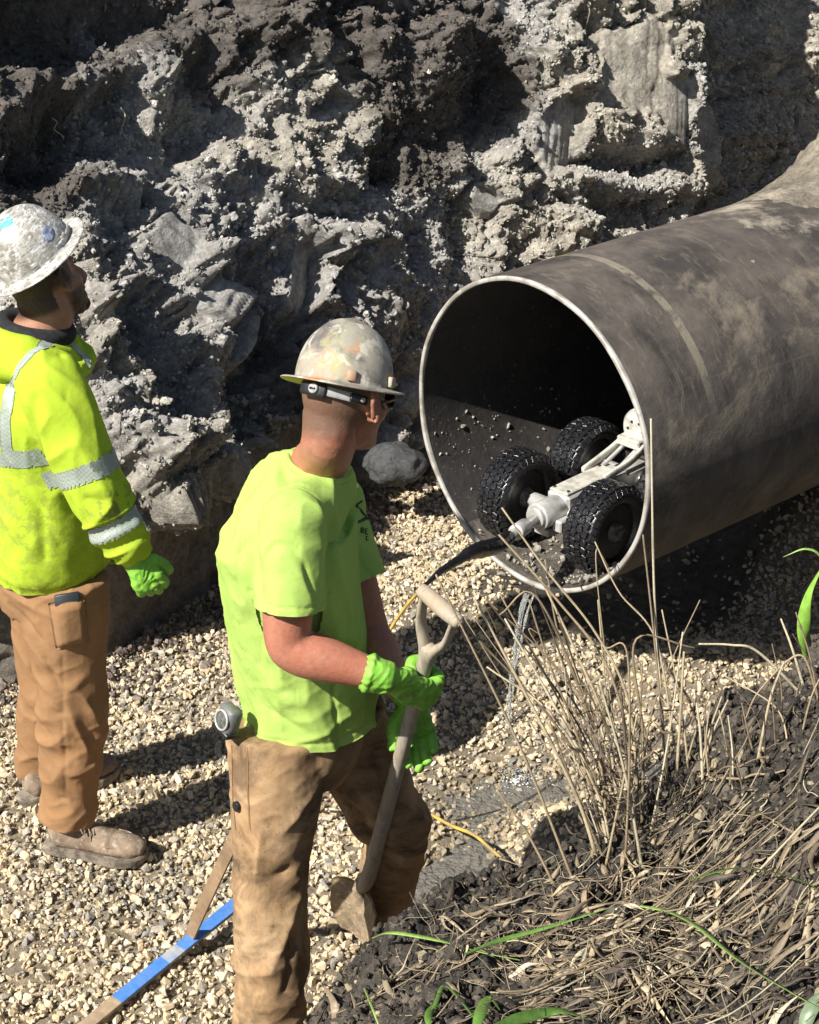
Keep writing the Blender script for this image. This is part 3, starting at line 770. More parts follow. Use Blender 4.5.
fo = [ell([sg[0] + a * .05, sg[1] + b_ * .035, -.041], [r_, r_, r_ * .5], sub=1) for a, b_, r_ in zip(rng.normal(0, 1.1, 420), rng.normal(0, 1.1, 420), rng.uniform(.0012, .0038, 420))]
V, Fs = merge(fo); obj('foam', V, Fs, M['foam'], st)
#SECTION3
# ================================================================== people
def skin_mat(name, base, red, hair):
    t = NT(name); c = t.mix(t.ramp(t.noise(7, 4), .35, .65), base, red)
    c = t.mix(1, c, t.ramp(t.noise(70, 6, .75), .3, .7, (.80, .78, .78), (1.14, 1.10, 1.08)), 'MULTIPLY')
    hm = t.math('MULTIPLY', t.attr('hair', True), t.ramp(t.noise(420, 3, .8), .25, .6, (.55,) * 3, (1,) * 3))
    c = t.mix(hm, c, hair)
    t.b.inputs['Subsurface Weight'].default_value = .08; t.b.inputs['Subsurface Radius'].default_value = (.02, .008, .004); t.b.inputs['Subsurface Scale'].default_value = .3
    return t.done(c, .5, t.bump(t.noise(120, 6, .7), .5, .0022), spec=.4)
M['skin1'] = skin_mat('sunburnt_skin', (.41, .19, .122), (.40, .14, .085), (.11, .075, .05))
M['skin2'] = skin_mat('tanned_skin', (.40, .21, .135), (.38, .17, .10), (.022, .016, .013))
M['shirt'] = cloth('lime_cotton', (.385, .55, .125), (.32, .46, .105), None, 5, 1100, .5, .8)
M['hoodie'] = cloth('yellow_fleece', (.60, .84, .02), (.50, .72, .02), None, 5, 700, .5, .8)
t = NT('yellow_fleece_soiled'); c = t.mix(t.ramp(t.noise(5, 7, .62), .5, .8), (.42, .57, .04), (.34, .46, .04))
c = t.mix(t.math('MULTIPLY', t.attr('dirt', True), t.ramp(t.noise(30, 6, .75), .48, .56)), c, (.20, .22, .06))
M['hoodie'] = t.done(c, .95, t.bump(t.noise(700, 2), .3, .0008, t.bump(t.noise(24, 5), .35, .008)), spec=.1)
def duck(name, base, light, dark):
    t = NT(name); c = t.mix(t.ramp(t.noise(4.5, 6, .6), .42, .62), base, light)
    c = t.mix(t.math('MULTIPLY', t.math('MINIMUM', t.math('MULTIPLY', t.attr('dirt', True), 1.5), 1.0), t.ramp(t.noise(6, 7, .72, .5), .42, .58)), c, dark)
    c = t.mix(t.math('MULTIPLY', t.attr('dirt', True), t.ramp(t.noise(45, 6, .75), .60, .66)), c, tuple(v * .5 for v in dark))
    b = t.bump(t.noise(11, 3, .5, .3), .35, .02); b = t.bump(t.noise(45, 4, .5), .12, .003, b); b = t.bump(t.noise(900, 2), .4, .0008, b)
    return t.done(c, .9, b, spec=.15)
M['duck1'] = duck('soiled_canvas_trousers', (.36, .225, .115), (.46, .315, .18), (.075, .052, .036))
M['duck2'] = duck('brown_canvas_trousers', (.30, .168, .080), (.335, .19, .095), (.20, .12, .065))
M['seam'] = simple('stitched_seam', (.25, .14, .06))
M['glove'] = simple('green_rubber_glove', (.23, .54, .055), (.18, .44, .045), 14, .4, .7, .55, 0, 90, .5, .003, (.20, .33, .07))
M['boot'] = simple('muddy_boot_leather', (.27, .20, .14), (.15, .105, .07), 20, .4, .6, .9, 0, 120, .6, .003, (.38, .32, .25))
M['sole'] = simple('muddy_sole', (.11, .09, .07), (.26, .22, .17), 30, .4, .6, .95, 0, 90, .8, .004)
M['lace'] = simple('boot_lace', (.22, .18, .13))
M['black'] = simple('black_plastic', (.012, .012, .013), None, rough=.35, bst=.1)
M['blackcloth'] = simple('black_knit', (.012, .012, .014), (.025, .025, .027), 40, rough=.95, bst=.5)
M['lens'] = simple('dark_lens', (.004, .004, .005), None, rough=.08, bst=0)
M['tape'] = None
t = NT('silver_reflective_tape'); wv = t.noise(420, 2)
vch = t.n('ShaderNodeTexChecker'); vch.inputs['Scale'].default_value = 160; t.l(t.coord(), vch.inputs['Vector'])
c = t.mix(t.ramp(t.noise(12, 5), .35, .7), (.34, .38, .34), (.25, .30, .25))
c = t.mix(1, c, t.mix(vch.outputs['Fac'], (.86, .86, .86), (1.08, 1.08, 1.08)), 'MULTIPLY'); M['tape'] = t.done(c, .45, t.bump(wv, .2, .001), spec=.5)

def head_parts(c, f, up, k=1.0):
    Rm = frame(f, up)
    def L(v): return c + Rm @ (np.asarray(v) * k)
    E = lambda p, r: ell(L(p), np.array(r) * k, Rm)
    ps = [E((-.008, 0, .018), (.090, .073, .096)), E((.032, 0, -.03), (.060, .060, .075)), E((.034, 0, -.070), (.056, .048, .040)),
          E((.055, 0, -.092), (.036, .036, .026)), E((.076, 0, -.104), (.018, .022, .016)), E((.078, 0, .022), (.016, .046, .011)),
          E((.058, .036, -.030), (.028, .022, .022)), E((.058, -.036, -.030), (.028, .022, .022)),
          E((.086, 0, -.064), (.012, .024, .006)), E((.084, 0, -.074), (.012, .021, .007)),
          loft([(L((.084, 0, .010)), .009 * k), (L((.102, 0, -.018)), .011 * k), (L((.112, 0, -.036)), .014 * k), (L((.096, 0, -.046)), .012 * k)], Rm[:, 1], 10, 12),
          E((.098, .012, -.042), (.012, .009, .009)), E((.098, -.012, -.042), (.012, .009, .009))]
    for s in (1, -1):      # ear: rim, lobe and bowl
        a = R(15); er = Rm @ np.array([[math.cos(a), 0, math.sin(a)], [0, 1, 0], [-math.sin(a), 0, math.cos(a)]])
        pts = [L((.000 + .019 * math.cos(q) - .004 * math.sin(q), s * (.083 + .012 * (1 - math.cos(q))), .006 + .032 * math.sin(q) - (.004 if math.sin(q) < -.5 else 0))) for q in np.linspace(-1.9, 3.6, 10) + .3]
        ps.append(tube(pts, .0062 * k, 8, 30)); ps.append(ell(L((.002, s * .081, .006)), np.array((.017, .0075, .030)) * k, er)); ps.append(ell(L((.006, s * .078, -.026)), np.array((.009, .006, .011)) * k, er))
    return ps, L, Rm

def finger(pts, r):
    return tube(pts, [r * 1.08, r, r * .95, r * .78][:len(pts)] if len(pts) <= 4 else list(np.linspace(r * 1.1, r * .8, len(pts))), 10, 22)
def grip_hand(wrist, cen, ax, toward, r_shaft, k=1.0, rf=.0095, thumb=True):
    """a fist closed on a round shaft. ax: along the shaft from little finger to index; toward: from the shaft axis to the back of the knuckles"""
    ax = unit(ax); n = unit(toward - ax * (toward @ ax)); w = np.asarray(wrist) - cen
    side = unit(w - ax * (w @ ax)); b = unit(np.cross(ax, n)); sg = 1 if b @ side < 0 else -1
    # angle 0 = n, going away from the wrist
    def ring(phi, h, rr): return cen + ax * h + rr * (math.cos(phi) * n + math.sin(phi) * b * sg)
    out = []
    hs = np.array([.031, .0105, -.0105, -.030]) * k; fr = np.array([1.0, 1.06, 1.0, .86]) * rf
    kn = []
    for h, q in zip(hs, fr):
        rr = r_shaft + q
        mcp = ring(-.35, h, rr + .010); kn.append(mcp)
        pts = [mcp, ring(.55, h, rr + .010), ring(1.35, h * .98, rr + .003), ring(2.3, h * .95, rr), ring(3.2, h * .92, rr), ring(3.9, h * .90, rr)]
        out.append(tube(pts, [q * 1.12, q * 1.08, q * 1.0, q * .95, q * .88, q * .75], 10, 34))
        out.append(tube([lerp(np.asarray(wrist), mcp, .25) , lerp(np.asarray(wrist), mcp, .6), mcp], [.015 * k, .013 * k, q * 1.15], 10, 14))
    pc = lerp(np.asarray(wrist), np.mean(kn, 0), .58)
    out.append(loft([(np.asarray(wrist), .026 * k, .019 * k), (lerp(np.asarray(wrist), np.mean(kn, 0), .35), .031 * k, .018 * k), (lerp(np.mean(kn, 0), pc, .35), .038 * k, .015 * k)], ax, 12, 20))
    if thumb:
        rr = r_shaft + rf * 1.1; a0 = lerp(np.asarray(wrist), cen, .45) + ax * .020
        out.append(tube([a0, lerp(a0, ring(-1.7, .040, rr + .004), .6), ring(-1.9, .044, rr + .002), ring(-2.7, .048, rr), ring(-3.4, .046, rr)], [.014 * k, .0135 * k, .012 * k, .0115 * k, .009 * k], 10, 26))
    return out
def open_hand(wrist, d, palm_n, k=1.0, curl=.35, spread=.10, rf=.0092, thumb_side=1, curls=None):
    """relaxed hand: d = pointing direction, palm_n = direction the palm faces"""
    d = unit(d); pn = unit(palm_n - d * (palm_n @ d)); s = np.cross(d, pn) * thumb_side; wrist = np.asarray(wrist)
    out = [loft([(wrist, .026 * k, .020 * k), (wrist + d * .035 * k, .033 * k, .018 * k), (wrist + d * .078 * k + pn * .004, .040 * k, .014 * k)], s, 12, 20)]
    for i, (o_, ln, q) in enumerate(zip((.030, .010, -.010, -.029), (.078, .086, .080, .062), (1, 1.05, 1, .86))):
        p = wrist + s * o_ * k + d * (.080 - .006 * abs(i - 1)) * k; pts = [lerp(wrist + s * o_ * .6 * k, p, .6), p]; a = .12 + (curls[i] if curls else curl) * .5; dd = unit(d + s * (o_ / .03) * spread)
        for seg_ in (.45, .30, .25):
            v = dd * math.cos(a) + pn * math.sin(a); p = p + v * ln * k * seg_; pts.append(p); a += (curls[i] if curls else curl) * 1.3
        out.append(tube(pts, np.array([1.25, 1.12, 1.0, .95, .78]) * rf * q * k, 10, 26))
    b0 = wrist + d * .018 * k + s * .018 * k
    out.append(tube([b0, b0 + (d * .6 + s * .75 + pn * .35) * .035 * k, b0 + (d * 1.35 + s * 1.05 + pn * .75) * .035 * k, b0 + (d * 2.0 + s * 1.15 + pn * 1.1) * .035 * k], np.array([1.6, 1.35, 1.15, .85]) * rf * k, 10, 20))
    return out
def fold(V, N, strokes):
    """soft creases: (A, B, width, height) raised when height > 0"""
    D = np.zeros(len(V))
    for A, B_, s, h in strokes:
        d, t_ = segdist(V, A, B_); D += 1.3 * h * np.exp(-(d / s) ** 1.25) * (1 - .6 * np.abs(2 * t_ - 1))
    return D
T_B = None
def on(px, py, Y):
    h, n = cast(T_B, px, py)
    return h if h is not None else P(px, py, Y)
def ridged(p, k=0):
    return 1.4 * (1 - np.abs(vnoise(p, k))) ** 2.2 - .7 
def arc_rings(V, A, B_):
    ab = np.asarray(B_) - A; return ((V - A) @ ab) / (ab @ ab)

def boot(person, ankle, heel, toe, name='boot'):
    heel = np.asarray(heel, float); toe = np.asarray(toe, float); f = unit(toe - heel); L_ = np.linalg.norm(toe - heel); up = np.array([0, 0, 1.]); Rm = frame(f, up)
    Q = lambda x, y, z: heel + Rm @ np.array([x * L_, y, z])
    ps = [loft([(Q(.14, 0, .055), .037, .040), (Q(.30, 0, .06), .037, .045), (Q(.50, 0, .058), .043, .040), (Q(.70, 0, .050), .050, .033), (Q(.88, 0, .045), .044, .030), (Q(.955, 0, .042), .030, .022)], Rm[:, 1], 30, 28),
          loft([(Q(.20, 0, .05), .038, .050), (Q(.24, 0, .10), .038, .050), (lerp(Q(.26, 0, .14), np.asarray(ankle), .3), .041, .050), (lerp(Q(.26, 0, .2), np.asarray(ankle), .5), .045, .052)], Rm[:, 1], 24, 24),
          loft([(Q(.40, 0, .10), .020, .018), (Q(.55, 0, .082), .026, .020), (Q(.68, 0, .066), .026, .014)], Rm[:, 1], 12, 16)]
    V, Fs, N = remesh(ps, .005, 3); V += N * (.003 * fbm(V * 28, 3, 9) - .004 * np.exp(-(np.abs((V - heel) @ f / L_ - .70) / .02) ** 2) * (V[:, 2] > heel[2] + .05))[:, None]
    b = obj(name, V, Fs, M['boot'], person)
    prof = [(0.0, .0), (.02, .026), (.12, .036), (.35, .034), (.55, .043), (.74, .053), (.90, .046), (.98, .026), (1.01, 0)]
    xs = catmull(np.array(prof), 26); out = np.vstack([xs, (xs * [1, -1])[::-1][1:-1]]); nn = len(out)
    V = []; 
    for z, g in ((.0, .97), (.004, 1.0), (.024, 1.03), (.030, 1.0)):
        for x, y in out: V.append(Q((x - .5) * g + .5, y * g, z + .010 * max(0, x - .75) * 2))
    V += [Q(.5, 0, .0), Q(.5, 0, .03)]; V = np.array(V); j = np.arange(nn); k = (j + 1) % nn
    Fq = np.vstack([np.stack([j + a * nn, k + a * nn, k + (a + 1) * nn, j + (a + 1) * nn], 1) for a in range(3)])
    T3 = np.vstack([np.stack([np.full(nn, 4 * nn), k, j], 1), np.stack([np.full(nn, 4 * nn + 1), 3 * nn + j, 3 * nn + k], 1)])
    obj('sole', V, [Fq, T3], M['sole'], b, smooth=False)
    la = [tube([Q(.50, -.038, .070), Q(.66, -.044, .066), Q(.82, -.036, .064), Q(.90, 0, .062), Q(.82, .036, .064), Q(.66, .044, .066), Q(.50, .038, .070)], .0032, 8, 60)]
    obj('toe_seam', *la[0], M['boot'], b); la = []
    for i in range(5):
        x = .36 + .065 * i; z = .128 - .013 * i; s_ = 1 if i % 2 else -1
        la.append(tube([Q(x, -.026, z - .010), Q(x + .012 * s_, 0, z), Q(x + .03, .026, z - .012)], .0024, 6, 12)); la.append(tube([Q(x + .03, -.026, z - .014), Q(x + .012, 0, z), Q(x, .026, z - .010)], .0024, 6, 12))
    la += [tube([Q(.42, 0, .118), Q(.40, -.03, .125), Q(.46, -.045, .10), Q(.45, -.02, .11)], .002, 6, 20), tube([Q(.42, 0, .118), Q(.50, -.03, .10), Q(.52, -.04, .075)], .002, 6, 14)]
    la += [tube([Q(.46, .03, .102), Q(.50, 0, .108), Q(.54, -.03, .092)], .0028, 6, 14), tube([Q(.54, .03, .088), Q(.57, 0, .094), Q(.60, -.03, .080)], .0028, 6, 14)]
    V, Fs = merge(la); obj('laces', V, Fs, M['lace'], b)
    return b

def hard_hat(name, mats, n, f, L_=.134, W_=.118, H=.118, brim=.03):
    """local mesh, x forward, z up, origin at the brim plane"""
    nt2, th = 144, np.linspace(0, 2 * np.pi, 144, endpoint=False)
    prof = [(0, 1.0)]   # (radius share of dome, height share)
    dome = [(math.sin(a), math.cos(a)) for a in np.linspace(0, math.pi / 2, 34)]
    rings = []
    a_, b_ = L_ - brim, W_ - brim * .85
    for r_, h_ in dome:
        rr = r_ ** .92; rings.append((a_ * rr, b_ * rr, H * (h_ ** .92) + .006))
    for k2, q in enumerate(np.linspace(0, 1, 9)[1:]):
        rings.append((a_ + brim * q, b_ + brim * .85 * q, .006 - .005 * q - (.0015 if q > .9 else 0)))
    V = []
    for i, (ra, rb, z) in enumerate(rings):
        x = ra * np.cos(th); y = rb * np.sin(th); zz = np.full_like(x, z)
        if i < 34:
            t_ = min(1, H - z) ; m = sstep(0, .35, z / H)
            zz = zz + .0045 * m * (np.exp(-(y / .011) ** 4)) * (x < a_ * .8) + .0028 * m * np.exp(-((np.abs(y) - .040) / .007) ** 2) * sstep(-a_ * .7, 0, x + a_ * .5)
        zz = zz + .004 * np.cos(2 * th) * (i > 33) * (i - 33) / 8
        V.append(np.stack([x, y, zz], 1))
    V = np.concatenate(V); m = len(rings); i = np.arange(m - 1)[:, None] * nt2; j = np.arange(nt2); k = (j + 1) % nt2
    Q = np.stack([i + j, i + nt2 + j, i + nt2 + k, i + k], -1).reshape(-1, 4)
    N_ = normals(V, [Q]); Vin = V - N_ * .0028; lo = (m - 1) * nt2
    R_ = np.stack([lo + j, lo + j + len(V), lo + k + len(V), lo + k], 1)
    return np.vstack([V, Vin]), [np.vstack([Q, Q[:, ::-1] + len(V), R_])], [0] * len(Q) + [1] * len(Q) + [0] * nt2

def hat_object(person, center, n, f, matout, matin, clips=True, **kw):
    Rm = frame(f - n * (np.asarray(f) @ n), n)
    V, Fs, fm = hard_hat('hard_hat', None, n, f, **kw)
    L = lambda v: np.asarray(center) + np.asarray(v) @ Rm.T
    hat = bpy.data.objects.new('hard_hat', mesh('hard_hat', V, Fs, fmat=fm)); hat.data.materials.append(matout); hat.data.materials.append(matin)
    COL.objects.link(hat); hat.parent = person
    hat.matrix_local = Matrix.Translation(Vector(center) - person.location) @ Matrix(Rm.tolist()).to_4x4()
    return hat, L, Rm

def scuffed(name, base, cols, metal=0, rough=.55, lines=None):
    t = NT(name); c = base
    for i, (col, sc, lo, hi) in enumerate(cols):
        mpv = t.mapping((1, 1, 1), (i * 1.3, i * .7, i * 2.1)); c = t.mix(t.ramp(t.noise(sc, 7, .65, .5, mpv), lo, hi), c, col)
    if lines:
        mpv = t.mapping((60, 60, 260), (.5, .3, .4)); c = t.mix(t.ramp(t.noise(1.0, 5, .7, .8, mpv), .50, .60), c, lines)
    return t.done(c, rough, t.bump(t.noise(120, 6, .7), .25, .001), metal, .4)
M['hat1'] = scuffed('worn_painted_hat', (.30, .28, .225), [((.36, .33, .26), 14, .40, .60), ((.50, .21, .085), 8, .50, .62), ((.12, .115, .11), 12, .48, .64), ((.36, .36, .16), 10, .56, .70), ((.50, .47, .40), 30, .55, .61)])
M['hat1_in'] = simple('yellow_hat_underside', (.55, .62, .12), (.45, .50, .12), 12)
M['hat2'] = scuffed('scratched_silver_hat', (.50, .49, .45), [((.40, .38, .33), 18, .42, .6), ((.26, .24, .20), 26, .52, .62), ((.74, .73, .70), 50, .50, .60)], .15, .38, (.22, .21, .19))
M['hat2_in'] = simple('grey_hat_underside', (.35, .34, .32))
M['sticker'] = scuffed('worn_blue_sticker', (.12, .15, .26), [((.36, .40, .50), 60, .5, .6)])
M['sky_blue'] = scuffed('blue_hat_sticker', (.10, .38, .72), [((.55, .62, .66), 50, .5, .62)])
M['strapgrey'] = simple('grey_webbing', (.38, .38, .37), (.26, .26, .26), 60, rough=.6)
M['logo'] = simple('black_print', (.03, .05, .025), rough=.9)

# ------------------------------------------------------------------ front worker
F0 = np.array([-.24, 3.55, 0.]); fl = thing('person', 'worker in lime T-shirt and scuffed hard hat standing with both gloved hands on a shovel', 'person', F0)
sh_top = P(440, 606, 3.30); sh_bot = P(368, 880, 3.70)
def shaft_at(t_): return lerp(sh_top, sh_bot, t_)
hc = P(344, 398, 3.50); hf = unit([math.cos(R(44)), math.sin(R(44)), -.16]); hu = unit([.10, .16, 1])
hp, hL, hR = head_parts(hc, hf, hu, 1.0)
Rsh, Rel, Rwr = P(292, 522, 3.355), P(287, 648, 3.30), P(388, 678, 3.28)
Lsh, Lel, Lwr = P(330, 505, 3.70), P(368, 628, 3.62), P(398, 690, 3.47)
nb = P(318, 468, 3.53); up_ = np.array([0, 0, 1.])
pel = np.array([-.235, 3.56, .93]); chest = P(294, 560, 3.53); sho = P(304, 500, 3.53)
Rhip, Rkn, Ran = P(278, 738, 3.46), P(272, 872, 3.42), P(268, 1012, 3.38)
Lhip, Lkn, Lan = P(338, 722, 3.64), P(396, 830, 3.74), P(383, 908, 3.87)
tf = unit([math.cos(R(-10)), math.sin(R(-10)), 0]); tl_ = np.array([-tf[1], tf[0], 0])
gR = shaft_at(.245); sax = unit(sh_top - sh_bot)
toR = unit(np.array([.55, -.75, .38]))
handR = lambda k, rf: grip_hand(Rwr + unit(gR - Rwr) * .01, gR, sax, toR, .0165, k, rf)
LwrH = P(411, 702, 3.545)
handL = lambda k, rf: open_hand(LwrH, unit([.16, -.02, -1]), unit([.1, -1, .1]), k, .55, .04, rf, 1, [.22, .16, .18, .28])
body = hp + [loft([(hL((-.036, 0, -.03)), .055, .058), (hL((-.040, 0, -.085)), .050, .054), (lerp(hL((-.03, 0, -.085)), nb, .6), .053, .056), (nb, .062, .064), (nb - up_ * .05, .066, .06)], tl_, 20, 28),
    loft([(nb - up_ * .03, .07, .07), (sho - up_ * .02, .15, .075), (chest, .145, .095), (lerp(chest, pel, .6), .135, .095), (pel, .150, .10), (pel - up_ * .08, .15, .11)], tl_, 30, 36),
    loft([(Rsh, .060), (lerp(Rsh, Rel, .5), .058), (lerp(Rsh, Rel, .92), .049), (lerp(Rel, Rwr, .12), .050), (lerp(Rel, Rwr, .35), .049), (lerp(Rel, Rwr, .75), .036), (Rwr, .030, .028)], tl_, 44, 24),
    loft([(Lsh, .060), (lerp(Lsh, Lel, .5), .056), (Lel, .047), (lerp(Lel, Lwr, .4), .045), (Lwr, .030)], tl_, 36, 24),
    loft([(Rhip, .085), (Rkn, .058), (Ran, .042)], tl_, 26, 22), loft([(Lhip, .085), (Lkn, .058), (Lan, .042)], tl_, 26, 22)] + handR(1.0, .0078) + handL(1.0, .0078)
V, Fs, N = remesh(body, .0046, 3)
loc = (V - hc) @ hR
sock = lambda s: np.exp(-(((loc[:, 0] - .088) / .02) ** 2 + ((loc[:, 1] - s * .03) / .017) ** 2 + ((loc[:, 2] - .002) / .011) ** 2))
V = V - N * (.008 * (sock(1) + sock(-1)))[:, None]
hair = sstep(-.085, -.03, loc[:, 2] - .5 * (loc[:, 0] + .02) * (loc[:, 0] > -.02) + .015 * (loc[:, 0] < -.05)) * (loc[:, 0] < .07) * (np.abs(loc[:, 1]) < .12) * .95
hair *= 1 - np.exp(-(((loc[:, 0] + .002) / .024) ** 2 + ((loc[:, 2] - .0) / .04) ** 2)) * (np.abs(loc[:, 1]) > .070)
# neck tendons and nape creases
D = fold(V, N, [(hL((-.09, -.03, -.055)), hL((-.07, .03, -.06)), .006, -.002), (hL((-.10, -.03, -.075)), hL((-.07, .03, -.08)), .006, -.002), (hL((-.02, -.07, -.05)), nb + tf * .06 - tl_ * .0, .011, .007), (hL((-.06, -.05, -.06)), nb - tf * .03 - tl_ * .05, .012, .005)])
obj('body', V + N * D[:, None], Fs, M['skin1'], fl, attrs={'hair': np.clip(hair, 0, 1)})

# T-shirt
hem = .895
def wide(c, a, b): return (c, a, b)
sp = [loft([(nb + up_ * .002 - tf * .004, .066, .066), (nb - up_ * .012, .078, .072), (nb - up_ * .045, .108, .086), (sho - up_ * .012 - tf * .010, .188, .118), (lerp(sho, chest, .55) - tf * .012, .190, .142), (chest - tf * .008, .184, .150), (lerp(chest, pel, .5), .178, .150), (np.array([pel[0] + .012, pel[1], .97]), .184, .152), (np.array([pel[0] + .012, pel[1], hem - .03]), .190, .156)], tl_, 60, 48, power=2.25, ck=.06),
      loft([(Rsh + tl_ * .09 + up_ * .0, .060), (Rsh + tl_ * .02, .074), (Rsh - up_ * .03, .078), (lerp(Rsh, Rel, .35), .078, .076), (lerp(Rsh, Rel, .705), .080, .078)], tl_, 24, 30, ck=.06),
      loft([(nb - up_ * .035, .056, .052), (lerp(nb, Rsh, .5) - up_ * .022, .066, .062), (Rsh - up_ * .006, .072)], tf, 16, 24), loft([(nb - up_ * .035, .056, .052), (lerp(nb, Lsh, .5) - up_ * .022, .066, .062), (Lsh - up_ * .006, .070)], tf, 16, 24),
      tube([nb - up_ * .010 + tl_ * .062 * math.cos(q) + tf * (.060 * math.sin(q)) - up_ * .018 * math.sin(q) for q in np.linspace(0, 2 * np.pi, 25)], .020, 10, 100),
      loft([(Lsh - tl_ * .03, .072), (Lsh, .074), (lerp(Lsh, Lel, .35), .072), (lerp(Lsh, Lel, .645), .072)], tl_, 24, 30, ck=.06)]
V, Fs, N = remesh(sp, .0052, 24)
rel_ = V - pel; T_B = bvh(V, Fs)
drape = ridged(np.stack([V[:, 0] * 9, V[:, 1] * 9, V[:, 2] * 2.6], 1) + .4 * vnoise(V * 4, 3)[:, None], 41)
D = .012 * drape + .009 * fbm(V * 7, 3, 42) - .005 * np.clip(1 - np.abs(vnoise(np.stack([V[:, 0] * 9 + V[:, 2] * 4, V[:, 1] * 9, V[:, 2] * 4], 1), 47)) * 7, 0, 1) + .0035 * ridged(np.stack([V[:, 0] * 16, V[:, 1] * 16, V[:, 2] * 9 + V[:, 0] * 8], 1), 46)
low = 1 - sstep(.9, 1.2, V[:, 2]); D += low * .007 * ridged(np.stack([V[:, 0] * 7 + V[:, 2] * 3, V[:, 1] * 7, V[:, 2] * 5], 1), 43)
D += low * .006 * ridged(np.stack([V[:, 0] * 3, V[:, 1] * 3, V[:, 2] * 16 - V[:, 0] * 7], 1), 44)
T_B = bvh(V, Fs); S = lambda px, py, Y=3.40: on(px, py, Y)
D += fold(V, N, [(S(332, 505), S(328, 595), .012, -.007), (S(255, 520), S(262, 600), .014, -.009), (S(262, 520), S(232, 560), .012, -.007), (S(335, 560), S(350, 620), .014, .008), (S(318, 505), S(322, 580), .012, .007),
                 (S(275, 520), S(310, 570), .010, -.005), (S(285, 470), S(245, 520), .012, -.005), (S(225, 620), S(262, 680), .016, -.009), (S(250, 660), S(330, 735), .018, .010), (S(300, 640), S(355, 650), .012, -.009), (S(285, 690), S(360, 672), .012, -.009),
                 (S(230, 690), S(300, 728), .010, -.007), (S(335, 700), S(365, 640), .012, .008), (S(290, 505), S(287, 470), .005, -.004), (S(265, 606), S(328, 606), .006, .0)])
# sleeve stitching
D -= .003 * np.exp(-(((arc_rings(V, Rsh, Rel) - .60) / .008) ** 2)) * (segdist(V, Rsh, Rel)[0] < .10); D -= .003 * np.exp(-((V[:, 2] - .932) / .004) ** 2)
V = V + N * D[:, None]
sa = unit(Rel - Rsh); la_ = unit(Lel - Lsh); hemc = np.array([pel[0], pel[1], .912])
V, Fs = cut_open(V, Fs, [(lerp(Rsh, Rel, .66), sa, (lerp(Rsh, Rel, .5), lerp(Rsh, Rel, .9)), .090, .002), (lerp(Lsh, Lel, .60), la_, (lerp(Lsh, Lel, .5), lerp(Lsh, Lel, .9)), .092, .002), (hemc, (0, 0, -1), hemc, .5, .008)])
shirt_bvh = bvh(V, Fs)
Vp, Fp, Np = remesh([sp[0]], .008, 16); Vp = Vp - Np * .007; Fp = [f[((Vp[f][:, :, 2] < Rsh[2] - .06) & (Vp[f][:, :, 2] > .93)).all(1)] for f in Fp]
V, Fs = merge([(V, Fs), (Vp, Fp)])
shirt_me = obj('t_shirt', V, Fs, M['shirt'], fl)
V, Fs, _ = remesh([tube([nb + up_ * .006 + tl_ * .066 * math.cos(q) + tf * (.066 * math.sin(q) + .002) - up_ * .019 * math.sin(q) for q in np.linspace(0, 2 * np.pi, 25)], .0085, 10, 120)], .004, 3); obj('collar', V, Fs, M['shirt'], shirt_me)
# printed mark on the chest
def decal(tree, polys, name, mat, parent, off=.0015):
    """a printed or sewn strip that follows the cloth; polys: (photo outline points, half width)"""
    ps = []
    for pts, wd in polys:
        dens = []
        for a, b in zip(pts[:-1], pts[1:]): dens += [lerp(np.array(a, float), np.array(b, float), q) for q in np.linspace(0, 1, 9)[:-1]]
        dens.append(np.array(pts[-1], float)); ok = []
        for q in dens:
            h, n = cast(tree, *q)
            if h is not None: ok.append((h, n))
        if len(ok) < 3: continue
        C_ = np.array([o[0] for o in ok]); Nn = np.array([o[1] for o in ok])
        if len(C_) > 20:
            for _ in range(4): Nn[1:-1] = (Nn[:-2] + Nn[1:-1] * 2 + Nn[2:]) / 4
        T_ = np.gradient(C_, axis=0); T_ /= np.linalg.norm(T_, axis=1)[:, None] + 1e-9; Sd = np.cross(Nn, T_); Sd /= np.linalg.norm(Sd, axis=1)[:, None] + 1e-9
        m_ = 7 if wd > .004 else 3; A_ = []
        for u in np.linspace(-1, 1, m_):
            for c_, s_, n_ in zip(C_, Sd, Nn):
                l_, nn2, _, _ = tree.find_nearest(Vector(c_ + s_ * u * wd)); A_.append(np.array(l_) + np.array(nn2) * off)
        A_ = np.array(A_); n_ = len(C_); g = gridfaces(m_, n_); B_ = A_ - np.tile(Nn, (m_, 1)) * (off + .001); idx = np.arange(m_ * n_).reshape(m_, n_)
        rim = np.concatenate([idx[:, 0], idx[-1, 1:], idx[-2::-1, -1], idx[0, -2:0:-1]]); k = np.roll(rim, -1)
        ps.append((np.vstack([A_, B_]), [np.vstack([g, g[:, ::-1] + len(A_), np.stack([rim, k, k + len(A_), rim + len(A_)], 1)])]))
    if ps:
        V, Fs = merge(ps); return obj(name, V, Fs, mat, parent)
decal(shirt_bvh, [([(356, 505), (362, 501)], .0022), ([(356, 505), (367, 518)], .0034), ([(367, 518), (358, 522)], .0034),
                  ([(361, 533), (361, 528), (363, 528), (363, 530.5), (361, 530.5), (363.5, 533)], .0012), ([(367, 529), (365, 529), (365, 534), (367.5, 534)], .0012), ([(365, 531.5), (367, 531.5)], .001),
                  ([(367.5, 536.5), (366, 536.5), (366, 540), (368, 540)], .0011)], 'chest_print', M['logo'], shirt_me)

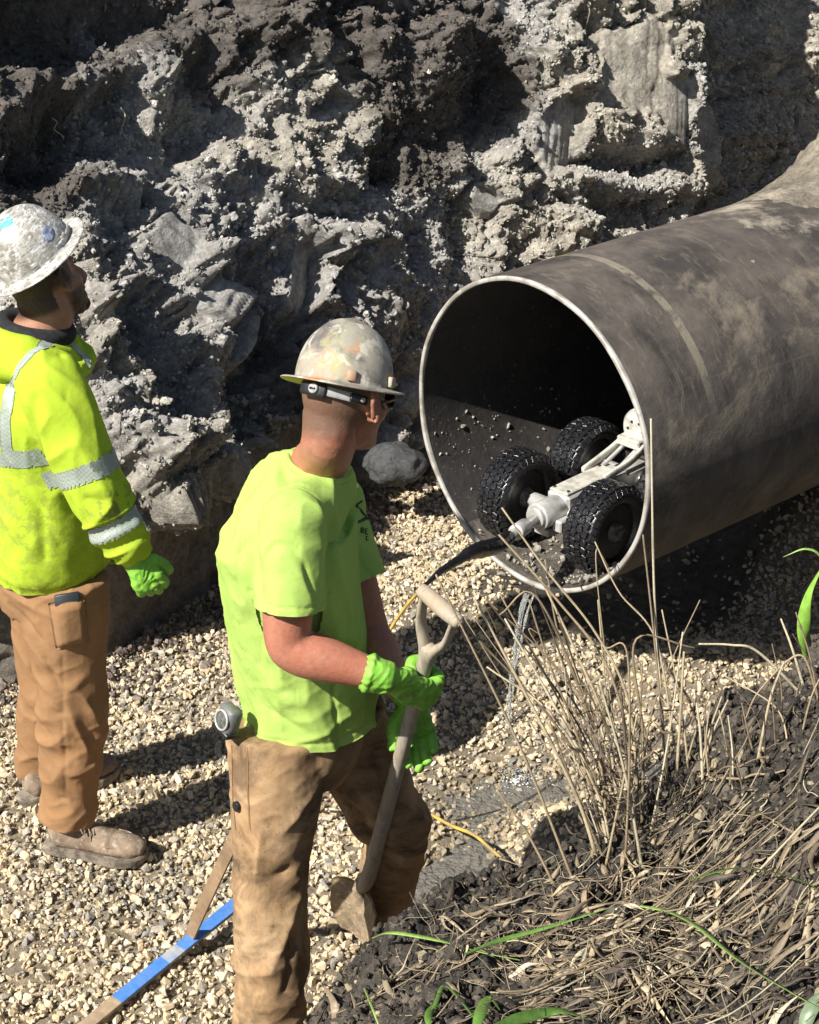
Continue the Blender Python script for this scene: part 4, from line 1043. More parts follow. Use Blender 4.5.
# trousers
def trousers(name, person, hips, legs, pel_rows, mat, strokes, dirt=.6, k=0, vox=.005, amp=1.0, side=None):
    ps = [loft(pel_rows, side, 24, 40, power=2.2)]
    for rows in legs: ps.append(loft(rows, side, 46, 32, ck=.06))
    global T_B
    V, Fs, N = remesh(ps, vox, 10); T_B = bvh(V, Fs); strokes = strokes()
    D = .006 * fbm(V * 6, 3, 50 + k)
    for rows in legs:
        A, K, H_ = rows[0][0], rows[len(rows) // 2][0], rows[-1][0]
        d1, _ = segdist(V, A, K); d2, t2 = segdist(V, K, H_); m = (d2 < .15)
        # rings bunched above the hem and behind the knee
        t_ = arc_rings(V, K, H_); q = np.stack([V[:, 0] * 3.2, V[:, 1] * 3.2, t_ * 4.6 + V[:, 0] * 9 + V[:, 1] * 5], 1)
        D += m * sstep(.0, .5, t_) * .008 * amp * ridged(q + .5 * vnoise(V * 5, 8)[:, None], 51 + k)
        q2 = np.stack([V[:, 0] * 4, V[:, 1] * 4, V[:, 2] * 6 + V[:, 0] * 9], 1)
        kk = np.exp(-((V[:, 2] - K[2]) / .13) ** 2); D += kk * .008 * amp * ridged(q2 + .5 * vnoise(V * 4, 9)[:, None], 52 + k)
    D += .0035 * ridged(V * np.array([7, 7, 5]), 53 + k) + .0022 * ridged(np.stack([V[:, 0] * 16 + V[:, 2] * 12, V[:, 1] * 16, V[:, 2] * 22 - V[:, 0] * 12], 1), 58 + k) + fold(V, N, strokes)
    dirtv = np.clip(.5 + .6 * fbm(V * 3, 3, 57 + k) + .25 * (1 - V[:, 2]), 0, 1) * dirt
    V = V + N * D[:, None]; tb__ = bvh(V, Fs)
    V, Fs = cut_open(V, Fs, [(r_[-1][0] + up_ * .012, r_[-1][0] - r_[-2][0], r_[-1][0], .13, .006) for r_ in legs])
    return obj(name, V, Fs, mat, person, attrs={'dirt': dirtv}), tb__
wp = np.array([pel[0] + .005, pel[1], 1.0])
rowsR = [(Rhip + up_ * .02, .105, .118), (lerp(Rhip, Rkn, .3), .101, .110), (lerp(Rhip, Rkn, .7), .092, .096), (Rkn, .086, .090), (lerp(Rkn, Ran, .35), .083, .088), (lerp(Rkn, Ran, .8), .083, .085), (Ran - up_ * .05, .088, .094)]
rowsL = [(Lhip + up_ * .02, .100, .112), (lerp(Lhip, Lkn, .35), .098, .105), (lerp(Lhip, Lkn, .75), .090, .095), (Lkn, .078, .084), (lerp(Lkn, Lan, .5), .070, .073), (Lan, .064, .068), (Lan - up_ * .06, .066, .068)]
tr, tr_b = trousers('trousers', fl, None, [rowsR, rowsL], [(wp, .160, .128), (pel - up_ * .02, .172, .138), (lerp(Rhip, Lhip, .5) - up_ * .02, .16, .128), (lerp(Rhip, Lhip, .5) - up_ * .09, .10, .10)], M['duck1'],
    lambda: [(S(330, 770, 3.5), S(285, 830, 3.36), .014, .012), (S(340, 760, 3.5), S(305, 810, 3.4), .012, -.010), (S(240, 880, 3.33), S(312, 868, 3.33), .010, -.014), (S(245, 870, 3.33), S(300, 880, 3.33), .012, .010), (S(262, 830, 3.33), S(256, 880, 3.33), .012, .012),
     (S(300, 900, 3.33), S(270, 970, 3.33), .014, .014), (S(312, 890, 3.34), S(285, 990, 3.33), .012, -.014), (S(242, 900, 3.33), S(290, 925, 3.33), .012, .010), (S(245, 960, 3.31), S(300, 940, 3.31), .012, -.010), (S(242, 990, 3.3), S(295, 1005, 3.3), .012, .012),
     (S(370, 800, 3.66), S(425, 850, 3.62), .012, .012), (S(360, 820, 3.66), S(415, 880, 3.7), .012, -.010), (S(400, 860, 3.66), S(432, 850, 3.66), .010, .014), (S(395, 880, 3.68), S(425, 868, 3.7), .010, -.010), (S(340, 760, 3.56), S(400, 790, 3.6), .014, .010)], .85, 0, side=tl_)
# seam, pocket edge and button on the trousers
def strip(tree, pxs, wd, name, mat, parent): return decal(tree, [(pxs, wd)], name, mat, parent, .0012)
strip(tr_b, [(247, 742), (248, 790), (250, 830)], .0018, 'pocket_seam', M['seam'], tr)
strip(tr_b, [(232, 745), (233, 800), (236, 830)], .0018, 'pocket_seam', M['seam'], tr)
h, n = cast(tr_b, 238, 806)
if h is not None: V, Fs = cyl(h - n * .002, h + n * .008, .012); obj('button', V, Fs, M['black'], tr)
# gloves
def glove(parts, wrist, back, person, r=.036):
    a = unit(np.asarray(back) - wrist); parts = parts + [loft([(wrist - a * .0, .030, .027), (wrist + a * .03, .036, .033), (wrist + a * .042, r, r - .002)], (0, 0, 1), 12, 24)]
    V, Fs, N = remesh(parts, .0030, 2)
    D = .0032 * ridged(V * np.array([34, 34, 60]) + 2 * vnoise(V * 20, 3)[:, None], 5) + .0012 * fbm(V * 60, 2, 8)
    t_ = (V - wrist) @ a; D += .0012 * ridged(np.stack([V[:, 0] * 70, V[:, 1] * 70, V[:, 2] * 22], 1), 6) * sstep(-.05, .0, t_)
    D += .003 * np.exp(-((t_ - .040) / .004) ** 2)
    V = V + N * (D + .0046)[:, None]; g = obj('glove', V, Fs, M['glove'], person); return g
glove(handR(1.0, .0098), Rwr, Rel, fl, .0385)
glove(handL(1.0, .0098), LwrH, Lel, fl, .037)
# boots
boot(fl, Ran, [Ran[0] - .08, Ran[1] + .02, .0], [Ran[0] + .21, Ran[1] - .06, .0])
boot(fl, Lan, [Lan[0] - .07, Lan[1] + .05, -.01], [Lan[0] + .20, Lan[1] + .02, -.01])
# hard hat and what hangs from it
hn = unit([.140, .39, .91]); hatc = P(343, 386, 3.50)
hat, HL, HR = hat_object(fl, hatc, hn, np.array([math.cos(R(28)), math.sin(R(28)), -.3]), M['hat1'], M['hat1_in'], L_=.134, W_=.122, H=.130, brim=.030)
hb = fl.location
def hatpart(name, parts, mat, par):
    V, Fs = merge(parts); V = (V - np.array(par.matrix_world_w)) if False else V
    return V, Fs
def child_local(name, parts, mat, par, smooth=True):
    V, Fs = merge(parts); return obj(name, V, Fs, mat, par, smooth=smooth, local=True)
for a in (-.9, -1.9, .9, 1.9):
    x, y = .110 * math.cos(a), .098 * math.sin(a)
    Rz = np.array([[math.cos(a), -math.sin(a), 0], [math.sin(a), math.cos(a), 0], [0, 0, 1]])
    child_local('accessory_slot', [cbox((x, y, .020), (.006, .011 if abs(a) < 1.5 else .009, .011), Rz, .3)], M['hat1'], hat)
for s_ in (-1, 1):
    child_local('rain_gutter', [tube([(.112 * math.cos(q), s_ * .099 * math.sin(q), .018) for q in np.linspace(.25, .95, 6)], .004, 8, 24)], M['hat1'], hat)
# head band: strap and ratchet at the back of the head
bandp = []
for q in np.linspace(-2.9, -1.42, 14):
    bandp.append((-.004 + .100 * math.cos(q + 0), .082 * math.sin(q), -.022 - .010 * math.cos(q + .3)))
def flatband(pts, h_, t_=.003):
    rows = [(np.array(p), h_, t_) for p in pts]; return loft(rows, (0, 0, 1), 40, 14, power=4)
sus = child_local('head_band', [flatband(bandp[5:], .010)], M['strapgrey'], hat)
child_local('ratchet', [flatband([(p[0] * 1.03, p[1] * 1.03, p[2] - .002) for p in bandp[:6]], .014, .005)], M['black'], hat)
child_local('strap_anchor', [flatband([(p[0] * 1.03, p[1] * 1.03, p[2]) for p in bandp[-4:]], .0095, .005)], M['black'], hat)
p0 = np.array(bandp[3]) ; d0 = unit([p0[0], p0[1], 0])
child_local('ratchet_knob', [cyl(p0 + d0 * .004, p0 + d0 * .012, .0115, .0105)], M['strapgrey'], hat); child_local('ratchet_bar', [cbox(p0 + d0 * .013, (.0016, .0065, .0022), frame(d0, (0, 0, 1)), .3)], M['black'], hat)
p1 = np.array(bandp[-2]); d1_ = unit([p1[0], p1[1], 0]); child_local('strap_rivet', [cyl(p1 + d1_ * .004, p1 + d1_ * .011, .005)], M['strapgrey'], hat)
# sunglasses
sg_ = []
for s_ in (-1, 1):
    sg_.append(tube([hL((.01, s_ * .083, .008)), hL((.045, s_ * .082, .006)), hL((.085, s_ * .068, .004))], .0034, 8, 14))
sgo = obj('sunglasses', *merge([tube([hL((.103, -.012, .012)), hL((.108, 0, .013)), hL((.103, .012, .012))], .0025, 8)]), M['black'], fl)
for q in sg_: obj('temple', *q, M['black'], sgo)
for s_ in (-1, 1):
    V, Fs = ell((0, 0, 0), (.006, .031, .021), None, 3); a = s_ * .42; Rz = np.array([[math.cos(a), -math.sin(a), 0], [math.sin(a), math.cos(a), 0], [0, 0, 1]])
    obj('lens', (V @ Rz.T + np.array([.096, s_ * .038, -.002])) @ hR.T + hc, Fs, M['lens'], sgo)

# ------------------------------------------------------------------ rear worker
R0 = np.array([-.94, 4.36, 0.]); rl = thing('person', 'bearded worker in yellow reflective hooded sweatshirt and silver hard hat by the clay wall', 'person', R0)
hc2 = P(44, 280, 4.38); f2 = unit([math.cos(R(50)), math.sin(R(50)), .22]); hp2, hL2, hR2 = head_parts(hc2, f2, unit([-.32, -.05, 1]), .98)
nb2 = P(38, 338, 4.36); sho2 = P(38, 385, 4.36); ch2 = P(42, 450, 4.36); pe2 = P(48, 566, 4.36)
tf2 = unit([math.cos(R(8)), math.sin(R(8)), 0]); tb2 = np.array([-tf2[1], tf2[0], 0])
Rs2, Re2, Rw2 = P(52, 388, 4.17), P(92, 482, 4.12), P(133, 556, 4.12)
Ls2, Le2, Lw2 = P(50, 372, 4.54), P(60, 460, 4.62), P(95, 520, 4.56)
Rh2, Rk2, Ra2 = P(62, 588, 4.27), P(74, 700, 4.26), P(68, 822, 4.27)
Lh2, Lk2, La2 = P(46, 572, 4.46), P(50, 680, 4.50), P(42, 772, 4.58)
hd2 = lambda k, rf: open_hand(Rw2 + unit(Rw2 - Re2) * .01, unit(unit([.45, -.02, -.9])), unit([-.3, .9, -.1]), k, .95, .02, rf, 1)
hd3 = lambda k, rf: open_hand(Lw2, unit([.6, 0, -.8]), unit([-.3, -.9, -.1]), k, .6, .05, rf, -1)
body = hp2 + [loft([(hL2((-.03, 0, -.03)), .064), (hL2((-.03, 0, -.08)), .064), (nb2, .075)], tb2, 16, 26),
    loft([(nb2 - up_ * .02, .08, .07), (sho2, .17, .10), (ch2, .17, .12), (pe2, .165, .12)], tb2, 24, 32),
    loft([(Rs2, .055), (Re2, .045), (Rw2, .030)], tb2, 24, 20), loft([(Ls2, .055), (Le2, .045), (Lw2, .030)], tb2, 24, 20),
    loft([(Rh2, .085), (Rk2, .055), (Ra2, .042)], tb2, 24, 20), loft([(Lh2, .085), (Lk2, .055), (La2, .042)], tb2, 24, 20)] + hd2(1.0, .0078) + hd3(1.0, .0078)
V, Fs, N = remesh(body, .0052, 3); loc = (V - hc2) @ hR2
V = V - N * (.008 * sum(np.exp(-(((loc[:, 0] - .088) / .02) ** 2 + ((loc[:, 1] - s_ * .03) / .017) ** 2 + ((loc[:, 2] - .002) / .011) ** 2)) for s_ in (1, -1)))[:, None]
beard = (sstep(-.030, -.052, loc[:, 2] - .25 * (loc[:, 0] < .03) * (.03 - loc[:, 0])) * sstep(.0, .03, loc[:, 0]) * (loc[:, 2] > -.14)) * (1 - np.exp(-(((loc[:, 0] - .095) / .02) ** 2 + (loc[:, 1] / .02) ** 2 + ((loc[:, 2] + .068) / .008) ** 2)))
hairb = sstep(-.03, .0, loc[:, 2]) * (loc[:, 0] < .05) * (np.abs(loc[:, 1]) < .2)
hairb = np.maximum(hairb, sstep(-.075, -.055, loc[:, 2]) * (loc[:, 0] < -.03))
V += N * (.006 * beard * (1 + fbm(V * 90, 2)))[:, None]
obj('body', V, Fs, M['skin2'], rl, attrs={'hair': np.clip(np.maximum(beard, hairb) * (np.abs(loc).max(1) < .2), 0, 1)})
V, Fs, _ = remesh([loft([(nb2 - up_ * .01 + tf2 * .006, .088, .090), (nb2 + up_ * .035 + tf2 * .002, .078, .080)], tb2, 10, 30, False)], .005, 3)
V, Fs, _ = remesh([tube([nb2 + up_ * (.018 - .016 * math.sin(q)) + tb2 * .078 * math.cos(q) + tf2 * (.080 * math.sin(q)) for q in np.linspace(0, 2 * np.pi, 25)], .027, 12, 100)], .005, 3)
V = V + np.array([-.008, 0, .008]); obj('neck_gaiter', V, Fs, M['blackcloth'], rl)
# hooded sweatshirt
arm = [(Rs2 + tb2 * .04 + up_ * .02, .080), (Rs2, .092, .088), (lerp(Rs2, Re2, .5), .092, .088), (Re2, .084, .082), (lerp(Re2, Rw2, .5), .072, .068), (lerp(Re2, Rw2, .85), .058, .055), (lerp(Re2, Rw2, .98), .042, .040)]
sp = [loft([(nb2 - up_ * .005, .085, .085), (nb2 - up_ * .05, .135, .11), (sho2, .205, .130), (lerp(sho2, ch2, .6) - tf2 * .01, .208, .150), (ch2, .206, .160), (lerp(ch2, pe2, .5), .205, .165), (lerp(ch2, pe2, .85), .205, .165), (pe2 + up_ * .02, .192, .156), (pe2 - up_ * .02, .186, .15)], tb2, 60, 48, power=2.2, ck=.1),
      loft(arm, tb2, 60, 32), loft([(Ls2, .088), (lerp(Ls2, Le2, .5), .084), (Le2, .080), (lerp(Le2, Lw2, .9), .052)], tb2, 40, 28)]
# the hood lying on the shoulders and back
for q0, rr_, dz in ((0, .036, .0), (0, .040, -.035)):
    pts = [nb2 + up_ * (.000 + dz - .035 * math.sin(q) * (math.sin(q) > 0) + .01 * (math.sin(q) < 0)) + tb2 * (.112 - dz * 1.0) * math.cos(q) + tf2 * ((.098 - dz) * math.sin(q) - .012) for q in np.linspace(-1.5 * np.pi, .5 * np.pi, 30)]
    sp.append(tube(pts, [rr_ * (.55 + .45 * max(0, -math.sin(q))) + .006 for q in np.linspace(-1.5 * np.pi, .5 * np.pi, 30)], 14, 110))
sp.append(ell(nb2 - tf2 * .15 - up_ * .07, (.06, .12, .085), np.stack([tf2, tb2, up_], 1)))
V, Fs, N = remesh(sp, .0058, 12); T_B = bvh(V, Fs)
S2 = lambda px, py, Y=4.1: on(px, py, Y)
D = .014 * fbm(V * 5, 3, 71) + .004 * ridged(np.stack([V[:, 0] * 14, V[:, 1] * 14, V[:, 2] * 9 + V[:, 0] * 8], 1), 76) + .006 * ridged(np.stack([V[:, 0] * 7, V[:, 1] * 7, V[:, 2] * 3], 1) + .4 * vnoise(V * 4, 3)[:, None], 72)
da, ta = segdist(V, Re2, Rw2); m = (da < .11) * sstep(.15, .5, ta); t_ = arc_rings(V, Re2, Rw2)
D += m * .011 * ridged(np.stack([V[:, 0] * 4, V[:, 1] * 4, t_ * 6.5], 1) + .5 * vnoise(V * 6, 4)[:, None], 73)
db, tb_ = segdist(V, Rs2, Re2); D += (db < .12) * .007 * ridged(np.stack([V[:, 0] * 6 + V[:, 2] * 4, V[:, 1] * 5, V[:, 2] * 8 - V[:, 0] * 8], 1), 74)
D += fold(V, N, [(S2(30, 372), S2(62, 352), .010, -.008), (S2(62, 352), S2(66, 400), .008, -.006), (S2(35, 400), S2(45, 560), .016, -.016), (S2(108, 380), S2(118, 450), .012, -.012), (S2(98, 365), S2(112, 420), .012, .010), (S2(20, 480), S2(60, 545), .014, -.010),
                 (S2(10, 520), S2(70, 560), .014, .010), (S2(75, 440), S2(110, 500), .012, .009), (S2(88, 500), S2(120, 500), .012, -.010), (S2(100, 545), S2(140, 535), .010, -.012), (S2(95, 560), S2(145, 552), .009, .008)])
V = V + N * D[:, None]
dirt = np.exp(-(np.linalg.norm(V - P(120, 505, 4.06), axis=1) / .07) ** 2) + .5 * np.exp(-(np.linalg.norm(V - P(20, 520, 4.15), axis=1) / .2) ** 2) + .6 * np.exp(-((V[:, 2] - pe2[2]) / .05) ** 2)
hc_ = pe2 + up_ * .012
V, Fs = cut_open(V, Fs, [(hc_, (0, 0, -1), hc_, .26, .010)])
hood = obj('hooded_sweatshirt', V, Fs, M['hoodie'], rl, attrs={'dirt': np.clip(dirt, 0, 1)}); hv, hfs = V, Fs
hood_b = bvh(V, Fs)
import bmesh
def slab(V, Fs, keep, planes, off, name, mat, parent):
    """the part of a cloth between planes, lifted off it: a sewn-on stripe"""
    bm = bmesh.new(); N_ = normals(V, Fs); Vo = V + N_ * off
    used = np.zeros(len(V), bool); used[keep] = True; sel = []
    for f in Fs:
        sel += [tuple(r_) for r_ in f[used[f].all(1)]]
    ids = sorted({i for r_ in sel for i in r_}); mp_ = {i: bm.verts.new(Vo[i]) for i in ids}
    for r_ in sel: bm.faces.new([mp_[i] for i in r_])
    for co, no in planes:
        bmesh.ops.bisect_plane(bm, geom=bm.verts[:] + bm.edges[:] + bm.faces[:], plane_co=Vector(co), plane_no=Vector(no), clear_outer=True)
    if not bm.faces: bm.free(); return
    bm.normal_update(); g = bmesh.ops.extrude_face_region(bm, geom=bm.faces[:]); vs = [e for e in g['geom'] if isinstance(e, bmesh.types.BMVert)]
    for v in vs: v.co = v.co - v.normal * 0 
    bm.normal_update()
    me = bpy.data.meshes.new(name); bm.to_mesh(me); bm.free()
    bpy.data.meshes.remove(me) if False else None
    o = bpy.data.objects.new(name, me); COL.objects.link(o)
    w_ = Vector((0, 0, 0)); q = parent
    while q is not None: w_ += q.location; q = q.parent
    me.transform(Matrix.Translation(-w_)); me.materials.append(mat); o.parent = parent
    for p in me.polygons: p.use_smooth = True
    return o
def stripe(V, Fs, keep, planes, name, parent, off=.0022):
    bm = bmesh.new(); N_ = normals(V, Fs); used = np.zeros(len(V), bool); used[keep] = True; sel = []
    for f in Fs: sel += [tuple(int(i) for i in r_) for r_ in f[used[f].all(1)]]
    ids = sorted({i for r_ in sel for i in r_}); mp_ = {i: bm.verts.new(V[i] + N_[i] * off) for i in ids}
    for r_ in sel: bm.faces.new([mp_[i] for i in r_])
    for co, no in planes:
        bmesh.ops.bisect_plane(bm, geom=bm.verts[:] + bm.edges[:] + bm.faces[:], plane_co=Vector(co), plane_no=Vector(no), clear_outer=True)
    if not bm.faces: bm.free(); return None
    me = bpy.data.meshes.new(name); bm.to_mesh(me); bm.free(); Vq, Fq = get(me); bpy.data.meshes.remove(me)
    return obj(name, Vq, Fq, M['tape'], parent)
ax1 = unit(Re2 - Rs2); 
def ringband(a, b, t0, wd, rad, name, tilt=(0, 0, 0)):
    ax = unit(unit(b - a) + np.array(tilt)); c = lerp(a, b, t0); d_, _ = segdist(hv, a - (b - a) * .1, b); k_ = np.where((d_ < rad) & (np.abs((hv - c) @ ax) < wd * 2))[0]
    return stripe(hv, hfs, k_, [(c + ax * wd / 2, ax), (c - ax * wd / 2, -ax)], name, hood)
ringband(Rs2, Re2, .86, .048, .135, 'reflective_stripe', (0, 0, .0))
ringband(Re2, Rw2, .52, .046, .10, 'reflective_stripe')
# band round the chest (left of the arm) and strips over the shoulders
arm_d = np.minimum(segdist(hv, Rs2, Re2)[0], segdist(hv, Re2, Rw2)[0])
c = P(5, 462, 4.15); axb = unit([-.10, 0, 1]); k_ = np.where((arm_d > .094) & (np.abs((hv - c) @ axb) < .09))[0]
stripe(hv, hfs, k_, [(c + axb * .024, axb), (c - axb * .024, -axb)], 'reflective_stripe', hood)
decal(bvh(hv, hfs), [([(64, 341), (48, 343), (32, 351), (18, 368), (9, 392), (5, 420), (6, 445), (10, 462)], .0165)], 'reflective_stripe', M['tape'], hood, .0022)
decal(bvh(hv, hfs), [([(70, 343), (84, 356), (100, 384), (112, 412), (121, 440), (127, 462)], .014)], 'reflective_stripe', M['tape'], hood, .0022)
glove(hd2(1.0, .0100), Rw2 + unit(Rw2 - Re2) * .01, Re2, rl, .040)
glove(hd3(1.0, .0100), Lw2, Le2, rl, .040)
# trousers
S3 = lambda px, py, Y=4.16: on(px, py, Y)
rows1 = [(Rh2 + up_ * .03, .105, .125), (lerp(Rh2, Rk2, .3), .105, .118), (lerp(Rh2, Rk2, .7), .095, .100), (Rk2, .088, .094), (lerp(Rk2, Ra2, .35), .083, .090), (lerp(Rk2, Ra2, .8), .078, .083), (Ra2 + up_ * .008, .078, .084)]
rows2 = [(Lh2 + up_ * .03, .100, .12), (lerp(Lh2, Lk2, .3), .10, .112), (lerp(Lh2, Lk2, .7), .092, .096), (Lk2, .086, .09), (lerp(Lk2, La2, .35), .082, .086), (lerp(Lk2, La2, .8), .076, .08), (La2 + up_ * .008, .076, .080)]
tr2, tr2_b = trousers('trousers', rl, None, [rows1, rows2], [(pe2 + up_ * .06, .165, .14), (pe2 - up_ * .02, .172, .15), (lerp(Rh2, Lh2, .5) - up_ * .02, .165, .14), (lerp(Rh2, Lh2, .5) - up_ * .09, .10, .10)], M['duck2'],
    lambda: [(S3(70, 690), S3(112, 668), .012, .012), (S3(60, 712), S3(108, 690), .010, -.012), (S3(62, 745), S3(100, 735), .010, .010), (S3(45, 660), S3(60, 690), .012, -.010), (S3(62, 640), S3(66, 800), .006, -.004), (S3(45, 725), S3(72, 760), .010, -.009),
     (S3(72, 775), S3(95, 762), .010, .012), (S3(60, 800), S3(96, 792), .009, -.010), (S3(48, 815), S3(92, 822), .010, .010), (S3(5, 590), S3(48, 615), .012, .010), (S3(10, 605), S3(40, 640), .012, -.009), (S3(50, 770), S3(70, 800), .010, .010)], .35, 3, amp=1.0, side=tb2)
# thigh pocket: a patch sewn on the trouser leg
def patch(tree, quad, name, mat, parent, thick=.008, nu=14, nv=16):
    a, b, c, d = [np.array(q, float) for q in quad]; P0 = []; 
    for i in range(nu):
        for j in range(nv):
            u, v = i / (nu - 1), j / (nv - 1); q = (a * (1 - u) + b * u) * (1 - v) + (d * (1 - u) + c * u) * v
            h, n = cast(tree, *q)
            if h is None: h, n = P0[-1]
            P0.append((h, n))
    H_ = np.array([p[0] for p in P0]); N_ = np.array([p[1] for p in P0]); nm = unit(N_.mean(0)); u = np.repeat(np.linspace(0, 1, nu), nv); v = np.tile(np.linspace(0, 1, nv), nu)
    e = np.minimum.reduce([u, 1 - u, v, 1 - v]); bulge = thick * sstep(0, .15, e)
    top = H_ + nm * (.001 + bulge)[:, None]; bot = H_ - nm * .004; g = gridfaces(nu, nv)
    idx = np.arange(nu * nv).reshape(nu, nv); rim = np.concatenate([idx[:, 0], idx[-1, 1:], idx[-2::-1, -1], idx[0, -2:0:-1]]); k = np.roll(rim, -1)
    o = obj(name, np.vstack([top, bot]), [np.vstack([g, g[:, ::-1] + nu * nv, np.stack([rim, k, k + nu * nv, rim + nu * nv], 1)])], mat, parent, attrs={'dirt': np.full(2 * nu * nv, .2)})
    return H_.mean(0), nm
pc_, pn_ = patch(tr2_b, [(48, 603), (85, 597), (89, 642), (56, 650)], 'thigh_pocket', M['duck2'], tr2, .017)
# phone in that pocket
A_, _n = cast(tr2_b, 52, 606); B_, _n2 = cast(tr2_b, 83, 601); C_, _ = cast(tr2_b, 70, 640)
mid = lerp(A_, B_, .5); xx = unit(B_ - A_); upv = unit(mid - C_); nn_ = unit(np.cross(xx, upv)); nn_ = nn_ if nn_ @ pn_ > 0 else -nn_
Rp = np.stack([xx, nn_, upv], 1)
ph = thing('mobile_phone', 'dark phone in a case sticking out of the thigh pocket of the worker in yellow', 'phone', mid)
V, Fs = cbox(mid - upv * .018 + nn_ * .007, (.033, .0055, .050), Rp, .6); obj('phone_case', V, Fs, M['phone'] if 'phone' in M else simple('grey_phone_case', (.022, .026, .032), rough=.5), ph)
V, Fs = cbox(mid - upv * .018 + nn_ * .0012, (.029, .0012, .045), Rp, .4); obj('screen', V, Fs, M['lens'], ph)
# boots
boot(rl, Ra2, G(47, 848, .012), G(146, 862, .012))
boot(rl, La2, G(20, 806, .012), G(118, 772, .012))
# silver hat
hn2 = unit([-.50, -.22, .84]); hatc2 = P(37, 257, 4.34)
hat2, HL2, HR2 = hat_object(rl, hatc2, hn2, np.array([math.cos(R(35)), math.sin(R(35)), .5]), M['hat2'], M['hat2_in'], L_=.146, W_=.134, H=.130, brim=.038)
for a in (-.9, -1.9, .9, 1.9):
    x, y = .108 * math.cos(a), .096 * math.sin(a); Rz = np.array([[math.cos(a), -math.sin(a), 0], [math.sin(a), math.cos(a), 0], [0, 0, 1]])
    child_local('accessory_slot', [cbox((x, y, .020), (.006, .010, .009), Rz, .3)], M['hat2'], hat2)
for s_ in (-1, 1):
    child_local('rain_gutter', [tube([(.109 * math.cos(q), s_ * .098 * math.sin(q), .020) for q in np.linspace(.3, 1.25, 7)], .004, 8, 26)], M['hat2'], hat2)
def dome_pt(x, y, off):
    r_ = math.hypot(x / .108, y / .1017); h_ = .130 * (math.sqrt(max(0, 1 - min(1, r_ ** (1 / .92)) ** 2))) ** .92 + .006; n = unit([x / .108 ** 2, y / .1017 ** 2, h_ / .130 ** 2]); return np.array([x, y, h_]) + n * off
def dome_sticker(cx, cy, rx, ry, name, mat, ang=0):
    ps = []
    for q in np.linspace(0, 1, 6):
        for a in np.linspace(0, 2 * np.pi, 28, endpoint=False):
            u, v = rx * q * math.cos(a), ry * q * math.sin(a); ps.append(dome_pt(cx + u * math.cos(ang) - v * math.sin(ang), cy + u * math.sin(ang) + v * math.cos(ang), .0030 if q < .99 else -.001))
    i = np.arange(5)[:, None] * 28; j = np.arange(28); k = (j + 1) % 28; obj(name, np.array(ps), np.stack([i + j, i + 28 + j, i + 28 + k, i + k], -1).reshape(-1, 4), mat, hat2, local=True)
hVw, hFs = get(hat2.data); hTree = bvh(hVw @ HR2.T + hatc2, hFs)
def hat_sticker(px, py, ra, rb, ang, name, mat):
    h, n = cast(hTree, px, py); a_ = unit(np.cross(n, [0, 0, 1])); b_ = np.cross(n, a_); ps = []
    for q in np.linspace(0, 1, 6):
        for a in np.linspace(0, 2 * np.pi, 28, endpoint=False):
            u, v = ra * q * math.cos(a), rb * q * math.sin(a); u, v = u * math.cos(ang) - v * math.sin(ang), u * math.sin(ang) + v * math.cos(ang)
            l_, n2, _, _ = hTree.find_nearest(Vector(h + a_ * u + b_ * v)); ps.append((np.array(l_) + np.array(n2) * (.0010 if q < .99 else -.001) - hatc2) @ HR2)
    i = np.arange(5)[:, None] * 28; j = np.arange(28); k = (j + 1) % 28; obj(name, np.array(ps), np.stack([i + j, i + 28 + j, i + 28 + k, i + k], -1).reshape(-1, 4), mat, hat2, local=True)
hat_sticker(49, 234, .026, .017, .9, 'oval_sticker', M['sticker'])
hat_sticker(5, 222, .030, .022, .3, 'blue_sticker', M['sky_blue'])
#SECTION4
# ================================================================== tools and crawler
t = NT('weathered_ash_wood'); gr = t.noise(1, 6, .65, .6, t.mapping((90, 90, 5)))
c = t.mix(t.ramp(gr, .35, .7), (.42, .37, .29), (.25, .21, .16)); c = t.mix(t.ramp(t.noise(9, 6), .5, .7), c, (.36, .27, .17))
M['wood'] = t.done(c, .75, t.bump(gr, .5, .002))
M['mudsteel'] = simple('muddy_shovel_steel', (.34, .25, .15), (.22, .165, .11), 26, .4, .6, .85, 0, 60, .8, .006, (.46, .38, .26))
M['alu'] = simple('machined_aluminium', (.56, .56, .54), (.38, .37, .34), 22, .45, .65, .38, .35, 120, .15, .001)
M['alu2'] = simple('worn_cream_metal', (.56, .55, .49), (.38, .36, .31), 30, .45, .6, .5, .1, 120, .25, .001)
t = NT('wet_tyre_rubber'); c = t.mix(t.ramp(t.noise(70, 5, .7), .55, .68), (.012, .012, .014), (.055, .052, .05)); M['tyre'] = t.done(c, .20, t.bump(t.noise(160, 5, .7), .6, .002), spec=.6)
M['tyre_side'] = simple('tyre_side', (.010, .010, .011), (.03, .028, .026), 50, .5, .7, .45)
shv = thing('shovel', 'long D-handled shovel with grey wooden shaft and muddy blade held by the worker in lime', 'shovel', sh_bot)
sx = unit(sh_top - sh_bot); barv = P(462, 622, 3.25) - P(428, 590, 3.31); barv = unit(barv - sx * (barv @ sx)); thn = np.cross(sx, barv)
obj('shaft', *loft([(lerp(sh_top, sh_bot, .13), .019, .017), (lerp(sh_top, sh_bot, .3), .0165), (lerp(sh_top, sh_bot, .6), .0175), (lerp(sh_top, sh_bot, .88) , .0185), (sh_bot - thn * .006, .019), (sh_bot - sx * .07 - barv * .022, .016)], barv, 50, 20), M['wood'], shv)
jn = sh_top - sx * .160; arms = []
